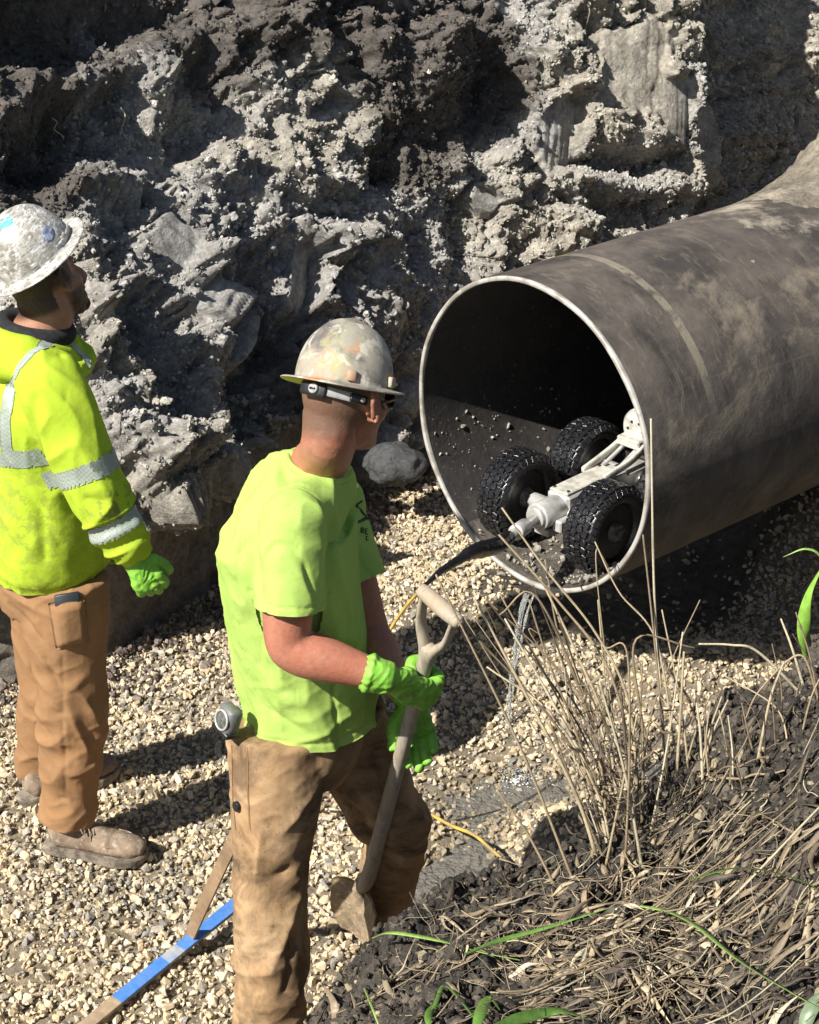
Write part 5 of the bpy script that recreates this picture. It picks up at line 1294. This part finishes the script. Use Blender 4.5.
for s_ in (-1, 1):
    arms.append(loft([(jn - sx * .03, .017, .015), (jn + sx * .015 + barv * s_ * .012, .013, .015), (jn + sx * .07 + barv * s_ * .036, .009, .015), (sh_top + barv * s_ * .043 - sx * .03, .007, .015), (sh_top + barv * s_ * .044 + sx * .012, .007, .013)], barv, 26, 16))
V, Fs, _ = remesh(arms, .003, 3); obj('forked_yoke', V, Fs, M['wood'], shv)
V, Fs = merge([loft([(sh_top - barv * .054, .0150), (sh_top - barv * .03, .0175), (sh_top, .0185), (sh_top + barv * .03, .0175), (sh_top + barv * .054, .0150)], sx, 26, 22), cyl(sh_top + barv * .050, sh_top + barv * .062, .008)]); obj('grip', V, Fs, M['wood'], shv)
b0 = sh_bot - sx * .05 - barv * .016; bd_ = unit(P(358, 960, 3.84) - b0); bs = barv - bd_ * (barv @ bd_); bs = unit(bs); bn_ = np.cross(bd_, bs)
nu, nv = 22, 26; Vb = []
for sgn in (1, -1):
    for i in range(nu):
        for j in range(nv):
            u = (i / (nu - 1)) * 2 - 1; v = j / (nv - 1); wdt = .078 * (1 - .45 * max(0, (v - .62) / .38) ** 2) * min(1, .80 + v * 2)
            Vb.append(b0 + bd_ * (v * .21 + .02 * (1 - u * u) * (v > .8) * (v - .8) * 5) + bs * (u * wdt) + bn_ * (.018 * u * u + .012 * math.sin(v * 3) + sgn * (.002 + .006 * max(0, fbm(np.array([[u * 2, v * 3, sgn]]), 3)[0]))))
g = gridfaces(nu, nv); Vb = np.array(Vb); idx = np.arange(nu * nv).reshape(nu, nv); rim = np.concatenate([idx[:, 0], idx[-1, 1:], idx[-2::-1, -1], idx[0, -2:0:-1]]); k = np.roll(rim, -1)
bl = obj('blade', Vb, [np.vstack([g, g[:, ::-1] + nu * nv, np.stack([rim, k, k + nu * nv, rim + nu * nv], 1)])], M['mudsteel'], shv)
obj('socket', *loft([(sh_bot + sx * .02 - thn * .0, .021), (b0, .021, .018), (b0 + bd_ * .06 + bn_ * .004, .022, .010), (b0 + bd_ * .12 + bn_ * .008, .010, .004)], bs, 20, 18), M['mudsteel'], shv)

# tape measure clipped to the waist
h = None
for q in ((228, 722), (231, 726), (236, 730)):
    h, n = cast(tr_b, *q)
    if h is not None: break
if h is None: h = P(228, 722, 3.42)
tn = unit(np.array([-.75, -.62, .25])); tmc = P(229, 719, 3.40); tz = unit(np.array([.15, -.05, 1]) - tn * (np.array([.15, -.05, 1]) @ tn)); Rt = np.stack([np.cross(tz, tn), tn, tz], 1)
tm = thing('tape_measure', 'silver and black tape measure clipped at the waist of the worker in lime', 'tape measure', tmc)
obj('case', *cbox(tmc, (.028, .018, .032), Rt, .45), simple('silver_plastic', (.15, .155, .15), (.09, .09, .085), 40, rough=.5), tm)
V, Fs = merge([cbox(tmc - Rt @ np.array([.0, .0, .029]), (.031, .019, .006), Rt, .4)]); obj('rubber_foot', V, Fs, M['black'], tm)
V, Fs = merge([cyl(tmc + tn * .0185, tmc + tn * .0205, .019)]); lbd = obj('round_label', V, Fs, simple('dark_label', (.06, .065, .06), (.16, .16, .15), 90, rough=.4), tm)
V, Fs = tube([tmc + tn * .0205 + Rt @ np.array([.022 * math.cos(q), 0, .022 * math.sin(q)]) for q in np.linspace(0, 2 * np.pi, 25)], .0028, 8, 60); obj('label_ring', V, Fs, M['alu'], tm)
V, Fs = cbox(tmc - tn * .022, (.010, .002, .026), Rt, .3); obj('belt_clip', V, Fs, M['alu'], tm)

# wooden laths
def lath(name, label, A, B_, wd, th_, up, colf, n=60):
    A, B_ = np.asarray(A), np.asarray(B_); d = unit(B_ - A); s_ = unit(np.cross(d, up)); u = np.cross(s_, d); L_ = np.linalg.norm(B_ - A)
    e = th_ * .12; prof = [(-wd, -th_ + e), (-wd + e, -th_), (wd - e, -th_), (wd, -th_ + e), (wd, th_ - e), (wd - e, th_), (-wd + e, th_), (-wd, th_ - e)]
    V, T = [], []
    for i, q in enumerate(np.linspace(0, 1, n)):
        for (a, b) in prof:
            V.append(A + d * q * L_ + s_ * a + u * (b + .004 * math.sin(q * 3))); T.append(colf(q, a / wd, b > 0))
    V = np.array(V); m = 8; i = np.arange(n - 1)[:, None] * m; j = np.arange(m); k = (j + 1) % m
    Q = np.stack([i + j, i + k, i + m + k, i + m + j], -1).reshape(-1, 4)
    T4 = np.array([[0, 1, 2, 7], [2, 3, 6, 7], [3, 4, 5, 6]]); T4 = np.vstack([T4[:, ::-1], T4 + (n - 1) * m])
    o = obj(name, V, [np.vstack([Q, T4])], M['lathwood'], None, smooth=False, tint=np.array(T)); return tag(o, label, 'lath')
t = NT('lath_wood'); gr = t.noise(60, 5, .6); c = t.mix(1, t.attr('tint'), t.ramp(gr, .25, .7, (.75,) * 3, (1.12,) * 3), 'MULTIPLY'); M['lathwood'] = t.done(c, .7, t.bump(gr, .3, .002))
WOOD, BLUE, WORN = np.array([.42, .31, .20]), np.array([.045, .20, .60]), np.array([.42, .42, .38])
def blue_f(q, a, top):
    w_ = vnoise(np.array([[q * 40, a * 2, 3.]]))[0] * .5 + .5
    if q < .27: c = WOOD * (.75 + .3 * w_)
    elif q > .93: c = WOOD * .7
    elif .52 < q < .60: c = lerp(BLUE, WORN, .5 + .5 * w_)
    else: c = lerp(BLUE, WORN, .16 * w_)
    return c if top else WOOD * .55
a_ = G(62, 1046, .030); b_ = G(250, 893, .055); lath('wooden_lath', 'blue painted wooden lath lying on the gravel by the front worker\'s leg', a_, b_, .017, .007, np.array([.10, -.25, 1]), blue_f, 160)
a_ = G(188, 940, .030); b_ = P(250, 806, 3.46); vd = unit(CAM - a_); lath('wooden_lath', 'bare brown wooden lath leaning up against the front worker\'s leg', a_, b_, .0165, .004, vd + np.array([-.3, 0, 0]), lambda q, a, tp: np.array([.36, .24, .14]) * (.85 + .2 * vnoise(np.array([[q * 9, a, 0.]]))[0]))

# pipe inspection crawler
yaw = PAZ + R(4); cx_ = np.array([math.cos(yaw), math.sin(yaw), math.tan(PT)]); cx_ = unit(cx_); cy_ = unit(np.cross([0, 0, 1], cx_)); cz_ = np.cross(cx_, cy_)
c0 = pp(.16, .0, -.298)
CM = Matrix([[cx_[0], cy_[0], cz_[0], c0[0]], [cx_[1], cy_[1], cz_[1], c0[1]], [cx_[2], cy_[2], cz_[2], c0[2]], [0, 0, 0, 1]])
cr = thing('inspection_crawler', 'four wheeled pipe inspection robot with knobbly black tyres standing inside the pipe mouth', 'robot', mat4=CM)
def cl(name, parts, mat, par=cr, smooth=False):
    V, Fs = merge(parts); return obj(name, V, Fs, mat, par, smooth=smooth, local=True)
I3 = np.eye(3)
chs = cl('chassis', [cbox((.13, 0, .030), (.150, .046, .036), I3, .25)], M['alu'])
cl('top_cover', [cbox((.11, 0, .069), (.125, .038, .006), I3, .5)], M['alu2'], chs)
for x in (.0, .22):
    for y in (-.028, .028): cl('bolt', [cyl((x, y, .074), (x, y, .079), .005, seg=10)], M['black'], chs)
cl('rear_motor', [cyl((-.115, .0, .018), (-.018, 0, .018), .045), cyl((-.128, 0, .018), (-.115, 0, .018), .036)], M['alu'], cr, True)
cl('rear_bracket', [cbox((-.03, -.05, -.012), (.05, .018, .020), I3, .25), cbox((-.06, .0, -.04), (.035, .03, .012), I3, .25)], M['alu'])
for x in (0, .36): cl('axle', [cyl((x, -.205, 0), (x, .205, 0), .017), cyl((x, -.12, 0), (x, .12, 0), .026)], M['alu'], cr, True)
cl('front_housing', [cbox((.34, 0, .02), (.075, .040, .030), I3, .3)], M['alu'])
for s_ in (-1, 1):
    cl('lift_arm', [loft([((.16, s_ * .045, .075), .007, .012), ((.30, s_ * .050, .100), .007, .013), ((.42, s_ * .038, .150), .007, .014)], (0, 1, 0), 14, 12, power=4)], M['alu2'], cr, True)
    cl('lift_strut', [tube([(.20, s_ * .030, .055), (.38, s_ * .026, .125)], .007, 8)], M['alu'], cr, True)
hd = cl('camera_head', [cyl((.385, 0, .165), (.51, 0, .165), .066, .066, 40), cyl((.365, 0, .165), (.385, 0, .165), .052, .064, 40)], M['alu2'], cr, True)
cl('yoke', [cbox((.37, 0, .130), (.045, .046, .016), I3, .3)], M['alu2'], hd)
cl('rear_screws', [cyl((.360, .030 * math.cos(a), .165 + .030 * math.sin(a)), (.367, .030 * math.cos(a), .165 + .030 * math.sin(a)), .004, seg=8) for a in np.linspace(0, 2 * np.pi, 7)[:-1]], M['black'], hd)
cl('lens', [cyl((.51, 0, .165), (.522, 0, .165), .030)], M['lens'], hd, True)
# one wheel, built round the origin with its axle along y
TR, TW = .150, .055
prof = [(-.70, .60), (-.92, .66), (-1.0, .76), (-.98, .86), (-.86, .925), (-.45, .945), (0, .95), (.45, .945), (.86, .925), (.98, .86), (1.0, .76), (.92, .66), (.70, .60)]
prof = catmull(np.array(prof), 40); nseg = 72; tt = np.linspace(0, 2 * np.pi, nseg, endpoint=False)
V = np.concatenate([np.stack([TR * r_ * np.cos(tt), np.full(nseg, TW * y), TR * r_ * np.sin(tt)], 1) for y, r_ in prof]); m = len(prof); i = np.arange(m - 1)[:, None] * nseg; j = np.arange(nseg); k = (j + 1) % nseg
carc = (V, [np.stack([i + j, i + k, i + nseg + k, i + nseg + j], -1).reshape(-1, 4)])
kn = []
for a_i in range(34):
    for row, (y, rr_, hw, tw_) in enumerate([(-.94, .885, (.0058, .0100, .013), .75), (-.58, .962, (.0055, .0105, .0095), .2), (-.19, .970, (.0055, .0100, .0095), -.2), (.19, .970, (.0055, .0100, .0095), .2), (.58, .962, (.0055, .0105, .0095), -.2), (.94, .885, (.0058, .0100, .013), -.75)]):
        a = 2 * np.pi * (a_i + .5 * (row % 2) + .1 * row) / 34; er, et, ey = np.array([math.cos(a), 0, math.sin(a)]), np.array([-math.sin(a), 0, math.cos(a)]), np.array([0, 1., 0])
        e1 = math.cos(.9 * (y > 0) * (abs(y) > .9) + .9 * (y < 0) * (abs(y) > .9)); nrm_ = unit(er * (1 if abs(y) < .9 else .62) + ey * (0 if abs(y) < .9 else math.copysign(.78, y)))
        sd_ = np.cross(et, nrm_); tws = .25 * math.copysign(1, tw_); t2 = et * math.cos(tws) + sd_ * math.sin(tws); s2 = np.cross(t2, nrm_)
        kn.append(cbox(er * TR * rr_ + ey * TW * y, (hw[0], hw[2] if abs(y) < .9 else .011, hw[1]), np.stack([nrm_, s2, t2], 1), .25))
def make_wheel(name, loc_):
    wo = bpy.data.objects.new(name, None); COL.objects.link(wo); wo.parent = cr; wo.location = loc_
    V, Fs = merge([carc] + kn); o1 = obj('tyre', V, Fs, M['tyre'], wo, smooth=False, local=True)
    rp = []
    for s_ in (-1, 1):
        rp += [cyl((0, s_ * .030, 0), (0, s_ * .036, 0), .094, .094, 48)]
        pr = [(.094, .036), (.097, .046), (.101, .050), (.104, .046), (.105, .030)]
        V = np.concatenate([np.stack([r_ * np.cos(tt), np.full(nseg, s_ * y), r_ * np.sin(tt)], 1) for r_, y in pr]); i = np.arange(4)[:, None] * nseg; rp.append((V, [np.stack([i + j, i + k, i + nseg + k, i + nseg + j], -1).reshape(-1, 4)]))
    V, Fs = merge(rp); obj('rim', V, Fs, M['tyre_side'], wo, smooth=False, local=True)
    hp_ = []
    for s_ in (-1, 1):
        hp_ += [cyl((0, s_ * .034, 0), (0, s_ * .052, 0), .034, .026, 28), cyl((0, s_ * .052, 0), (0, s_ * .058, 0), .012, seg=6)] + [cyl((.024 * math.cos(a), s_ * .046, .024 * math.sin(a)), (.024 * math.cos(a), s_ * .055, .024 * math.sin(a)), .004, seg=6) for a in np.linspace(0, 2 * np.pi, 6)[:-1]]
    V, Fs = merge(hp_); obj('hub', V, Fs, simple('dull_hub_metal', (.10, .095, .085), (.20, .19, .165), 50, .45, .6, .5, .3), wo, smooth=False, local=True)
    return wo
w0 = make_wheel('wheel', (0, .182, 0))
for p in ((0, -.182, 0), (.345, .182, 0), (.345, -.182, 0)):
    wc_ = w0.copy(); COL.objects.link(wc_); wc_.parent = cr; wc_.location = p; wc_.rotation_euler = (0, rng.uniform(0, 3), 0)
    for ch in list(w0.children):
        c2 = ch.copy(); COL.objects.link(c2); c2.parent = wc_
# cable
def wpt(x, y, z): return c0 + cx_ * x + cy_ * y + cz_ * z
e0 = wpt(-.12, .0, .015)
cb = thing('crawler_cable', 'black sleeved cable with thin yellow tail running from the back of the crawler', 'cable', e0)
m1 = P(498, 545, 4.80); m2 = P(470, 553, 4.66); m3 = P(440, 572, 4.52)
conn = [cyl(lerp(e0, m1, .0), lerp(e0, m1, .75), .017), cyl(lerp(e0, m1, .3), lerp(e0, m1, .55), .025)]
V, Fs = merge(conn); obj('connector', V, Fs, M['alu'], cb)
V, Fs = tube([lerp(e0, m1, .7), m1, lerp(m1, m2, .5), m2, lerp(m2, m3, .4), m3, P(420, 590, 4.42)], [.020, .025, .026, .021, .014, .009, .006], 14, 60); obj('sleeve', V + normals(V, Fs) * (.0025 * ridged(V * 50, 4))[:, None], Fs, simple('wrapped_black_tape', (.012, .012, .014), rough=.25, bsc=40, bst=.5, bd=.006), cb)
M['yellow'] = simple('yellow_cable', (.55, .36, .06), (.30, .22, .08), 30)
V, Fs = tube([P(424, 586, 4.44), P(404, 609, 4.36), P(388, 634, 4.28), P(372, 670, 4.2), P(350, 720, 4.15), P(300, 770, 4.2), G(262, 800, .03)], .0048, 8, 70); obj('yellow_line', V, Fs, M['yellow'], cb)
o = obj('yellow_cord', *tube([G(432, 815, .03), G(452, 826, .05), G(474, 835, .06), G(492, 850, .05), G(512, 868, .03)], .0052, 8, 40), M['yellow']); tag(o, 'short piece of yellow cord lying on the gravel next to the puddle', 'cord')

# ================================================================== vegetation on the bank
STRAW = np.array([[.44, .36, .235], [.34, .265, .165], [.24, .185, .12], [.50, .44, .31], [.14, .11, .08]])
def stem_mesh(pts, r, col, n=None, node=True, seg=7):
    r = r * .78
    V, Fs = tube(pts, list(np.linspace(r, r * .62, len(pts))), seg, n or 26)
    t_ = np.linalg.norm(V - np.asarray(pts[0]), axis=1); sp_n = .13
    if node: V = V + normals(V, Fs) * (.0009 * np.exp(-(((t_ % sp_n) - .06) / .004) ** 2))[:, None]
    T = np.tile(col, (len(V), 1)) * (1 + .16 * vnoise(V * np.array([30, 30, 30]), 3))[:, None]
    if node: T *= (1 - .45 * np.exp(-(((t_ % sp_n) - .06) / .006) ** 2))[:, None]
    return V, Fs, T
def ribbon(pts, w, col, up=(0, 0, 1), n=30, twist=0., fold_=.25):
    C = catmull(np.array(pts), n); T_ = np.gradient(C, axis=0); T_ /= np.linalg.norm(T_, axis=1)[:, None] + 1e-9; up = np.asarray(up, float)
    S_ = np.cross(T_, up); S_ /= np.linalg.norm(S_, axis=1)[:, None] + 1e-9; U_ = np.cross(S_, T_); q = np.linspace(0, 1, n); a = twist * q
    S2_ = S_ * np.cos(a)[:, None] + U_ * np.sin(a)[:, None]; U2 = -S_ * np.sin(a)[:, None] + U_ * np.cos(a)[:, None]
    ww = w * np.clip(np.minimum(.45 + q * 2.2, (1 - q) * 1.7 + .06), 0, 1)
    th_ = .0006
    rows = [C - S2_ * ww[:, None] + U2 * (ww * fold_)[:, None], C, C + S2_ * ww[:, None] + U2 * (ww * fold_)[:, None]]
    V = np.stack([rows[0], rows[1], rows[2], rows[2] - U2 * th_, rows[1] - U2 * th_ * 2, rows[0] - U2 * th_], 1).reshape(-1, 3)
    i = np.arange(n - 1)[:, None] * 6; j = np.arange(6); k = (j + 1) % 6; Q = np.stack([i + j, i + k, i + 6 + k, i + 6 + j], -1).reshape(-1, 4)
    T = np.tile(col, (len(V), 1)) * (1 + .1 * vnoise(V * 40, 3))[:, None]
    return V, [Q], T
def weed(name, label, stems, root):
    t_ = thing(name, label, 'weed', root, 'dead weed clumps on the bank')
    for pts, r_, col in stems:
        V, Fs, T = stem_mesh(pts, r_, col); obj('stem', V, Fs, M['straw'], t_, tint=T)
    return t_
def px_stem(pxs, dY=.12, r_=.004, ci=0, br=1.0):
    b_ = B(*pxs[-1]); pts = [b_ - np.array([0, 0, .02])]; n = len(pxs)
    for q, (x, y) in enumerate(pxs[-2::-1]): pts.append(P(x, y, b_[1] + dY * (q + 1) / (n - 1)))
    return (pts, r_, STRAW[ci] * br)
S_ = px_stem
tall = [S_([(436, 575), (520, 747), (578, 884)], .05, .0042, 1), S_([(474, 598), (533, 708), (578, 800), (602, 868)], .10, .0055, 0), S_([(505, 619), (553, 703), (592, 780), (612, 855)], .12, .0048, 3),
        S_([(487, 667), (553, 716), (600, 800), (612, 860)], .12, .004, 0), S_([(502, 508), (547, 571), (595, 632), (628, 700), (640, 800)], .15, .0062, 0), S_([(499, 535), (557, 600), (608, 668), (632, 760), (640, 815)], .14, .005, 1),
        S_([(651, 419), (654, 585), (660, 683), (668, 775)], .10, .0048, 3), S_([(643, 535), (653, 626), (662, 720), (668, 785)], .12, .004, 2), S_([(595, 542), (619, 592), (656, 640), (675, 740)], .12, .0042, 0),
        S_([(497, 790), (530, 838), (562, 892)], .03, .0042, 1), S_([(684, 652), (679, 739), (676, 780)], .05, .0055, 0), S_([(545, 560), (560, 640), (590, 720), (618, 830)], .12, .004, 2),
        S_([(540, 577), (575, 650), (607, 730), (622, 835)], .13, .005, 0), S_([(556, 610), (582, 690), (600, 760), (610, 850)], .1, .0045, 1), S_([(529, 600), (548, 660), (585, 760), (606, 862)], .1, .0035, 2),
        S_([(700, 600), (672, 660), (650, 720), (640, 800)], .1, .004, 2), S_([(662, 610), (680, 700), (690, 770)], .08, .0035, 0), S_([(598, 600), (606, 700), (612, 820)], .1, .0048, 0)]
cA = rng
for k in range(34):
    bx_ = rng.normal(616, 16); by_ = rng.uniform(800, 872); ln = rng.uniform(90, 250); lean = rng.normal(-.30, .22); tip = (bx_ + lean * ln, by_ - ln); midp = (bx_ + lean * ln * .42 + rng.normal(0, 9), by_ - ln * .5)
    if rng.random() < .3: tip2 = (tip[0] + rng.normal(0, 25), tip[1] + rng.uniform(-5, 30))
    else: tip2 = None
    tall.append(S_(([tip2] if tip2 else []) + [tip, midp, (bx_, by_)], rng.uniform(-.05, .2), rng.uniform(.0022, .0046), rng.choice(5, p=[.25, .3, .25, .08, .12]), rng.uniform(.7, 1.05)))
def sheaths(t_, n_, cx0, cy0, sx_, sy_):
    vs, fs, ts, o_ = [], [], [], 0
    for k in range(n_):
        x, y = rng.normal(cx0, sx_), rng.normal(cy0, sy_); b_ = B(min(max(x, 500), 860), 855 if cx0 < 700 else 740); c = P(x, y, b_[1] + rng.uniform(-.03, .1)); pts = [c]; d = unit(rng.normal(0, 1, 3) + [0, 0, .3])
        for q in range(4): d = unit(d + rng.normal(0, .5, 3)); pts.append(pts[-1] + d * rng.uniform(.008, .022))
        V, F_, T = ribbon(pts, rng.uniform(.0015, .004), STRAW[rng.choice([1, 2, 4, 4])] * rng.uniform(.5, 1), n=12, twist=rng.uniform(-3, 3)); vs.append(V); ts.append(T); fs += [f + o_ for f in F_]; o_ += len(V)
    tag(obj('withered_leaves', np.concatenate(vs), [np.concatenate(fs)], M['straw'], t_, tint=np.concatenate(ts)), kind='stuff')
wd_ = weed('dead_weed', 'tall clump of dry straw coloured weed stems rising in front of the pipe mouth', tall, B(616, 850)); sheaths(wd_, 170, 612, 785, 26, 45)
low_ = [S_([(758, 652), (731, 645), (699, 644)][::-1] + [(806, 690)], .0, .0045, 3), S_([(781, 619), (792, 648), (806, 684)], .04, .0045, 3), S_([(784, 662), (770, 700), (757, 760)], .04, .0042, 0), S_([(728, 700), (712, 735), (700, 775)], .05, .0036, 0),
        S_([(694, 690), (700, 730), (704, 790)], .05, .0045, 3), S_([(745, 720), (760, 690), (800, 655), (819, 690)], .02, .0035, 1)]
for k in range(22):
    bx_ = rng.uniform(668, 830); by_ = 790 - (bx_ - 668) * .45 + rng.uniform(-20, 30); ln = rng.uniform(30, 95); lean = rng.normal(-.1, .5); low_.append(S_([(bx_ + lean * ln, by_ - ln), (bx_ + lean * ln * .4 + rng.normal(0, 4), by_ - ln * .5), (bx_, by_)], rng.uniform(-.05, .1), rng.uniform(.0016, .0034), rng.choice(5), rng.uniform(.7, 1.05)))
weed('dead_weed', 'low broken weed stubble at the right edge of the bank', low_, B(760, 740))
# fallen straw and trash: uncountable
Vs, Fs_, Ts, off = [], [], [], 0
def addm(r_):
    global off
    V, F_, T = r_; Vs.append(V); Ts.append(T)
    Fs_.extend([f + off for f in F_]); off += len(V)
def lying(px, py, ang, ln, r_, col, lift=.01, bend=.1, rib=False):
    c = B(px, py); d = np.array([math.cos(ang), math.sin(ang), 0]); nrm_ = np.array([-d[1], d[0], 0]); pts = []
    for q in np.linspace(-.5, .5, 6):
        x, y = c[0] + d[0] * q * ln + nrm_[0] * bend * ln * (q * q * 4 - .5), c[1] + d[1] * q * ln + nrm_[1] * bend * ln * (q * q * 4 - .5)
        pts.append([x, y, bank_at(x, y)[0]])
    pts = np.array(pts); pts[:, 2] = lerp(pts[:, 2], np.polyval(np.polyfit(np.arange(6), pts[:, 2], 1), np.arange(6)), .7) + lift + np.abs(rng.normal(0, .006))
    if rib: addm(ribbon(pts, r_ * 3.0, col, n=14, twist=rng.uniform(-2, 2)))
    else: addm(stem_mesh(pts, r_, col, n=12, node=False, seg=5))
def region():
    while True:
        x, y = rng.uniform(300, 900), rng.uniform(690, 1080)
        edge = 1024 - (x - 300) * .9 if x < 450 else (890 - (x - 450) * .30 if x < 640 else 833 - (x - 640) * 1.0)
        if y < edge + 6: continue
        dn = .05 + .9 * math.exp(-(((x - 600) / 130) ** 2 + ((y - 960) / 70) ** 2)) + .28 * math.exp(-(((x - 720) / 120) ** 2 + ((y - 880) / 50) ** 2)) + .55 * math.exp(-(((x - 660) / 70) ** 2 + ((y - 800) / 55) ** 2)) + .06 * (x > 640) 
        if rng.random() < dn: return x, y
for k in range(1150):
    x, y = region(); cc = STRAW[rng.choice(5, p=[.2, .22, .24, .06, .28])] * (rng.uniform(.6, 1.25) if (x - 610) ** 2 / 150 ** 2 + (y - 950) ** 2 / 80 ** 2 < 1 else rng.uniform(.4, 1.0)); lying(x, y, rng.normal(.4, 1.3), rng.lognormal(math.log(.055), .65), rng.uniform(.0007, .0021), cc, rng.uniform(.004, .03), rng.normal(0, .12), rng.random() < .5)
for (x, y, a, ln, r_, ci, bd2) in [(680, 905, .75, .34, .0040, 0, .05), (700, 945, .55, .40, .0036, 1, .04), (560, 985, .55, .26, .0038, 0, .05), (770, 912, .1, .34, .0055, 1, .03), (780, 870, .05, .40, .004, 2, .05), (640, 960, .5, .30, .0036, 3, -.05), (740, 872, -.05, .35, .0035, 1, .1),
                               (600, 965, .9, .22, .003, 0, .25), (620, 1000, .3, .22, .003, 1, .2), (540, 1005, .9, .2, .0028, 2, .3), (690, 985, .8, .26, .003, 2, .1), (650, 1010, 1.0, .2, .003, 0, .2), (400, 985, .15, .28, .0035, 1, .06), (760, 990, .4, .3, .003, 2, .1), (720, 800, .7, .3, .004, 0, .08), (650, 757, .1, .25, .0045, 0, .12), (740, 790, -.9, .22, .004, 1, .05)]:
    for kk in range(2): lying(x + rng.normal(0, 8), y + rng.normal(0, 7), a + rng.normal(0, .12), ln * rng.uniform(.7, 1.1), r_ * rng.uniform(.6, 1), STRAW[(ci + kk) % 4] * rng.uniform(.55, .9), .02 + .012 * kk, bd2)
# fine hair roots and curls in the tangle
for k in range(150):
    x, y = rng.normal(610, 100), rng.normal(965, 50); c = B(min(max(x, 440), 880), min(max(y, 890), 1070)) + np.array([0, 0, rng.uniform(.0, .05)]); pts = [c]; a = rng.uniform(0, 6.28); d = np.array([math.cos(a), math.sin(a), rng.uniform(0, .5)])
    for q in range(5): d = unit(d + rng.normal(0, .45, 3) - np.array([0, 0, .12])); pts.append(pts[-1] + d * rng.uniform(.015, .035))
    addm(stem_mesh(pts, rng.uniform(.0006, .0014), STRAW[rng.integers(0, 5)] * rng.uniform(.6, 1.0), n=14, node=False, seg=4))
Q = [f for f in Fs_ if f.shape[1] == 4]; T3 = [f for f in Fs_ if f.shape[1] == 3]
tag(obj('straw_litter', np.concatenate(Vs), [np.concatenate(Q), np.concatenate(T3)], M['straw'], tint=np.concatenate(Ts)), kind='stuff')
# green blades and leaves
GR = np.array([.13, .26, .045]); GL = np.array([.25, .38, .09])
def blade(label, pxs, w_, col, lift=.075, name='grass_blade', cat='grass blade', twist=.3, dY=None, group=None, n=40, fold_=.25):
    pts = []
    for i, (x, y) in enumerate(pxs):
        b_ = B(x, y); pts.append(P(x, y, b_[1] - lift * 1.1) if dY is None else P(x, y, dY))
    V, Fs, T = ribbon(pts, w_, col, (0, -.3, 1), n, twist, fold_); o = obj(name, V, Fs, M['leaf'], tint=T); return tag(o, label, cat, group)
blade('long pale green grass blade curving over the dark soil below the shovel', [(372, 938), (392, 933), (440, 941), (480, 952), (520, 960)], .0048, GL, .10)
blade('green grass blade arching over the straw tangle left of the middle', [(466, 954), (500, 941), (553, 926), (612, 907)], .0056, GR * 1.2, .12)
blade('long bright green blade running down to the lower right corner', [(640, 906), (668, 912), (697, 927), (738, 960), (780, 986), (830, 1014)], .0055, GL * 1.0, .12)
blade('dark green thin blade lying across the straw at the right', [(690, 880), (740, 868), (800, 880), (830, 900)], .0035, GR * .7)
blade('thin upright grass blade at the bottom edge beside the worker\'s boot', [(382, 1034), (366, 992), (352, 958), (350, 940)], .0022, GL)
blade('bent green blade with a sharp peak at the bottom edge', [(426, 1030), (436, 1003), (446, 986), (470, 1012), (484, 1034)], .004, GR)
blade('broad green leaf at the bottom edge left of the straw tangle', [(474, 1034), (482, 1010), (490, 998), (500, 1010)], .010, GR)
blade('wide dark green leaf lying flat along the bottom edge', [(490, 1030), (525, 1018), (560, 1012), (590, 1020)], .012, GR * .6)
blade('small curled green shoot at the bottom edge', [(430, 1030), (428, 1016), (434, 1006), (444, 1010)], .006, GR * .8)
blade('pale grey green leaf in the lower right corner', [(800, 1040), (810, 1012), (825, 995), (850, 990)], .011, np.array([.16, .22, .13]), .02)
blade('twisted dry brown leaf lying at the right edge', [(752, 808), (775, 822), (798, 834), (830, 818)], .0085, np.array([.40, .31, .21]), .02, 'dry_leaf', 'leaf', 1.6)
blade('upright curled dry leaf at the bottom left edge of the bank', [(333, 1040), (336, 1015), (330, 995), (318, 980)], .0085, np.array([.34, .26, .18]), .03, 'dry_leaf', 'leaf', 1.2)
lb = B(812, 668); 
blade('tall bright green leaf standing at the right edge of the bank', [(806, 660), (803, 630), (809, 595), (826, 560)], .014, np.array([.22, .42, .06]), name='leafy_shoot', cat='plant', dY=lb[1] + .02, twist=.4)
blade('thin green blade reaching in from the right edge above the soil', [(828, 600), (822, 560), (806, 549), (783, 557)], .004, np.array([.25, .42, .10]), dY=lb[1] + .04)
# hair roots hanging on the excavated wall
wb = base_p
for (pa, pb, lab) in [((121, 108), (128, 150), 'thin pale root hanging on the dark soil at the upper left'), ((52, 118), (62, 140), 'short root above the silver hard hat'), ((586, 0), (590, 62), 'long pale root hanging at the top middle of the wall'), ((703, 0), (706, 70), 'long root hanging in the shade at the upper right')]:
    pts = []
    for q in np.linspace(0, 1, 7):
        x, y = lerp(pa[0], pb[0], q) + 3 * math.sin(q * 9), lerp(pa[1], pb[1], q); i = np.argmin((wpx - x) ** 2 + (wpy - y) ** 2); v_ = wall_v.reshape(-1, 3)[i]; dd = ray(x, y); pts.append(CAM + dd * ((v_[1] - .04) / dd[1]))
    o = obj('root', *tube(pts, [.0026, .0028, .0022, .0024, .002, .0016, .0012], 6, 40), simple('pale_root', (.38, .32, .24))); tag(o, lab, 'root', 'roots hanging on the wall')
# wet clay boulder beside the pipe mouth
V, Fc = ICO[3]; V = V * (1 + .30 * fbm(V * 1.2, 3, 3) + .06 * fbm(V * 5, 3, 4))[:, None] * np.array([.12, .12, .075])
bc = P(394, 464, 6.5); o = obj('clay_boulder', V + bc, Fc, M['clay'], tint=np.array([.085, .09, .095]) * np.ones((len(V), 1))); tag(o, 'smooth dark grey lump of clay between the worker\'s face and the pipe mouth', 'clay lump')
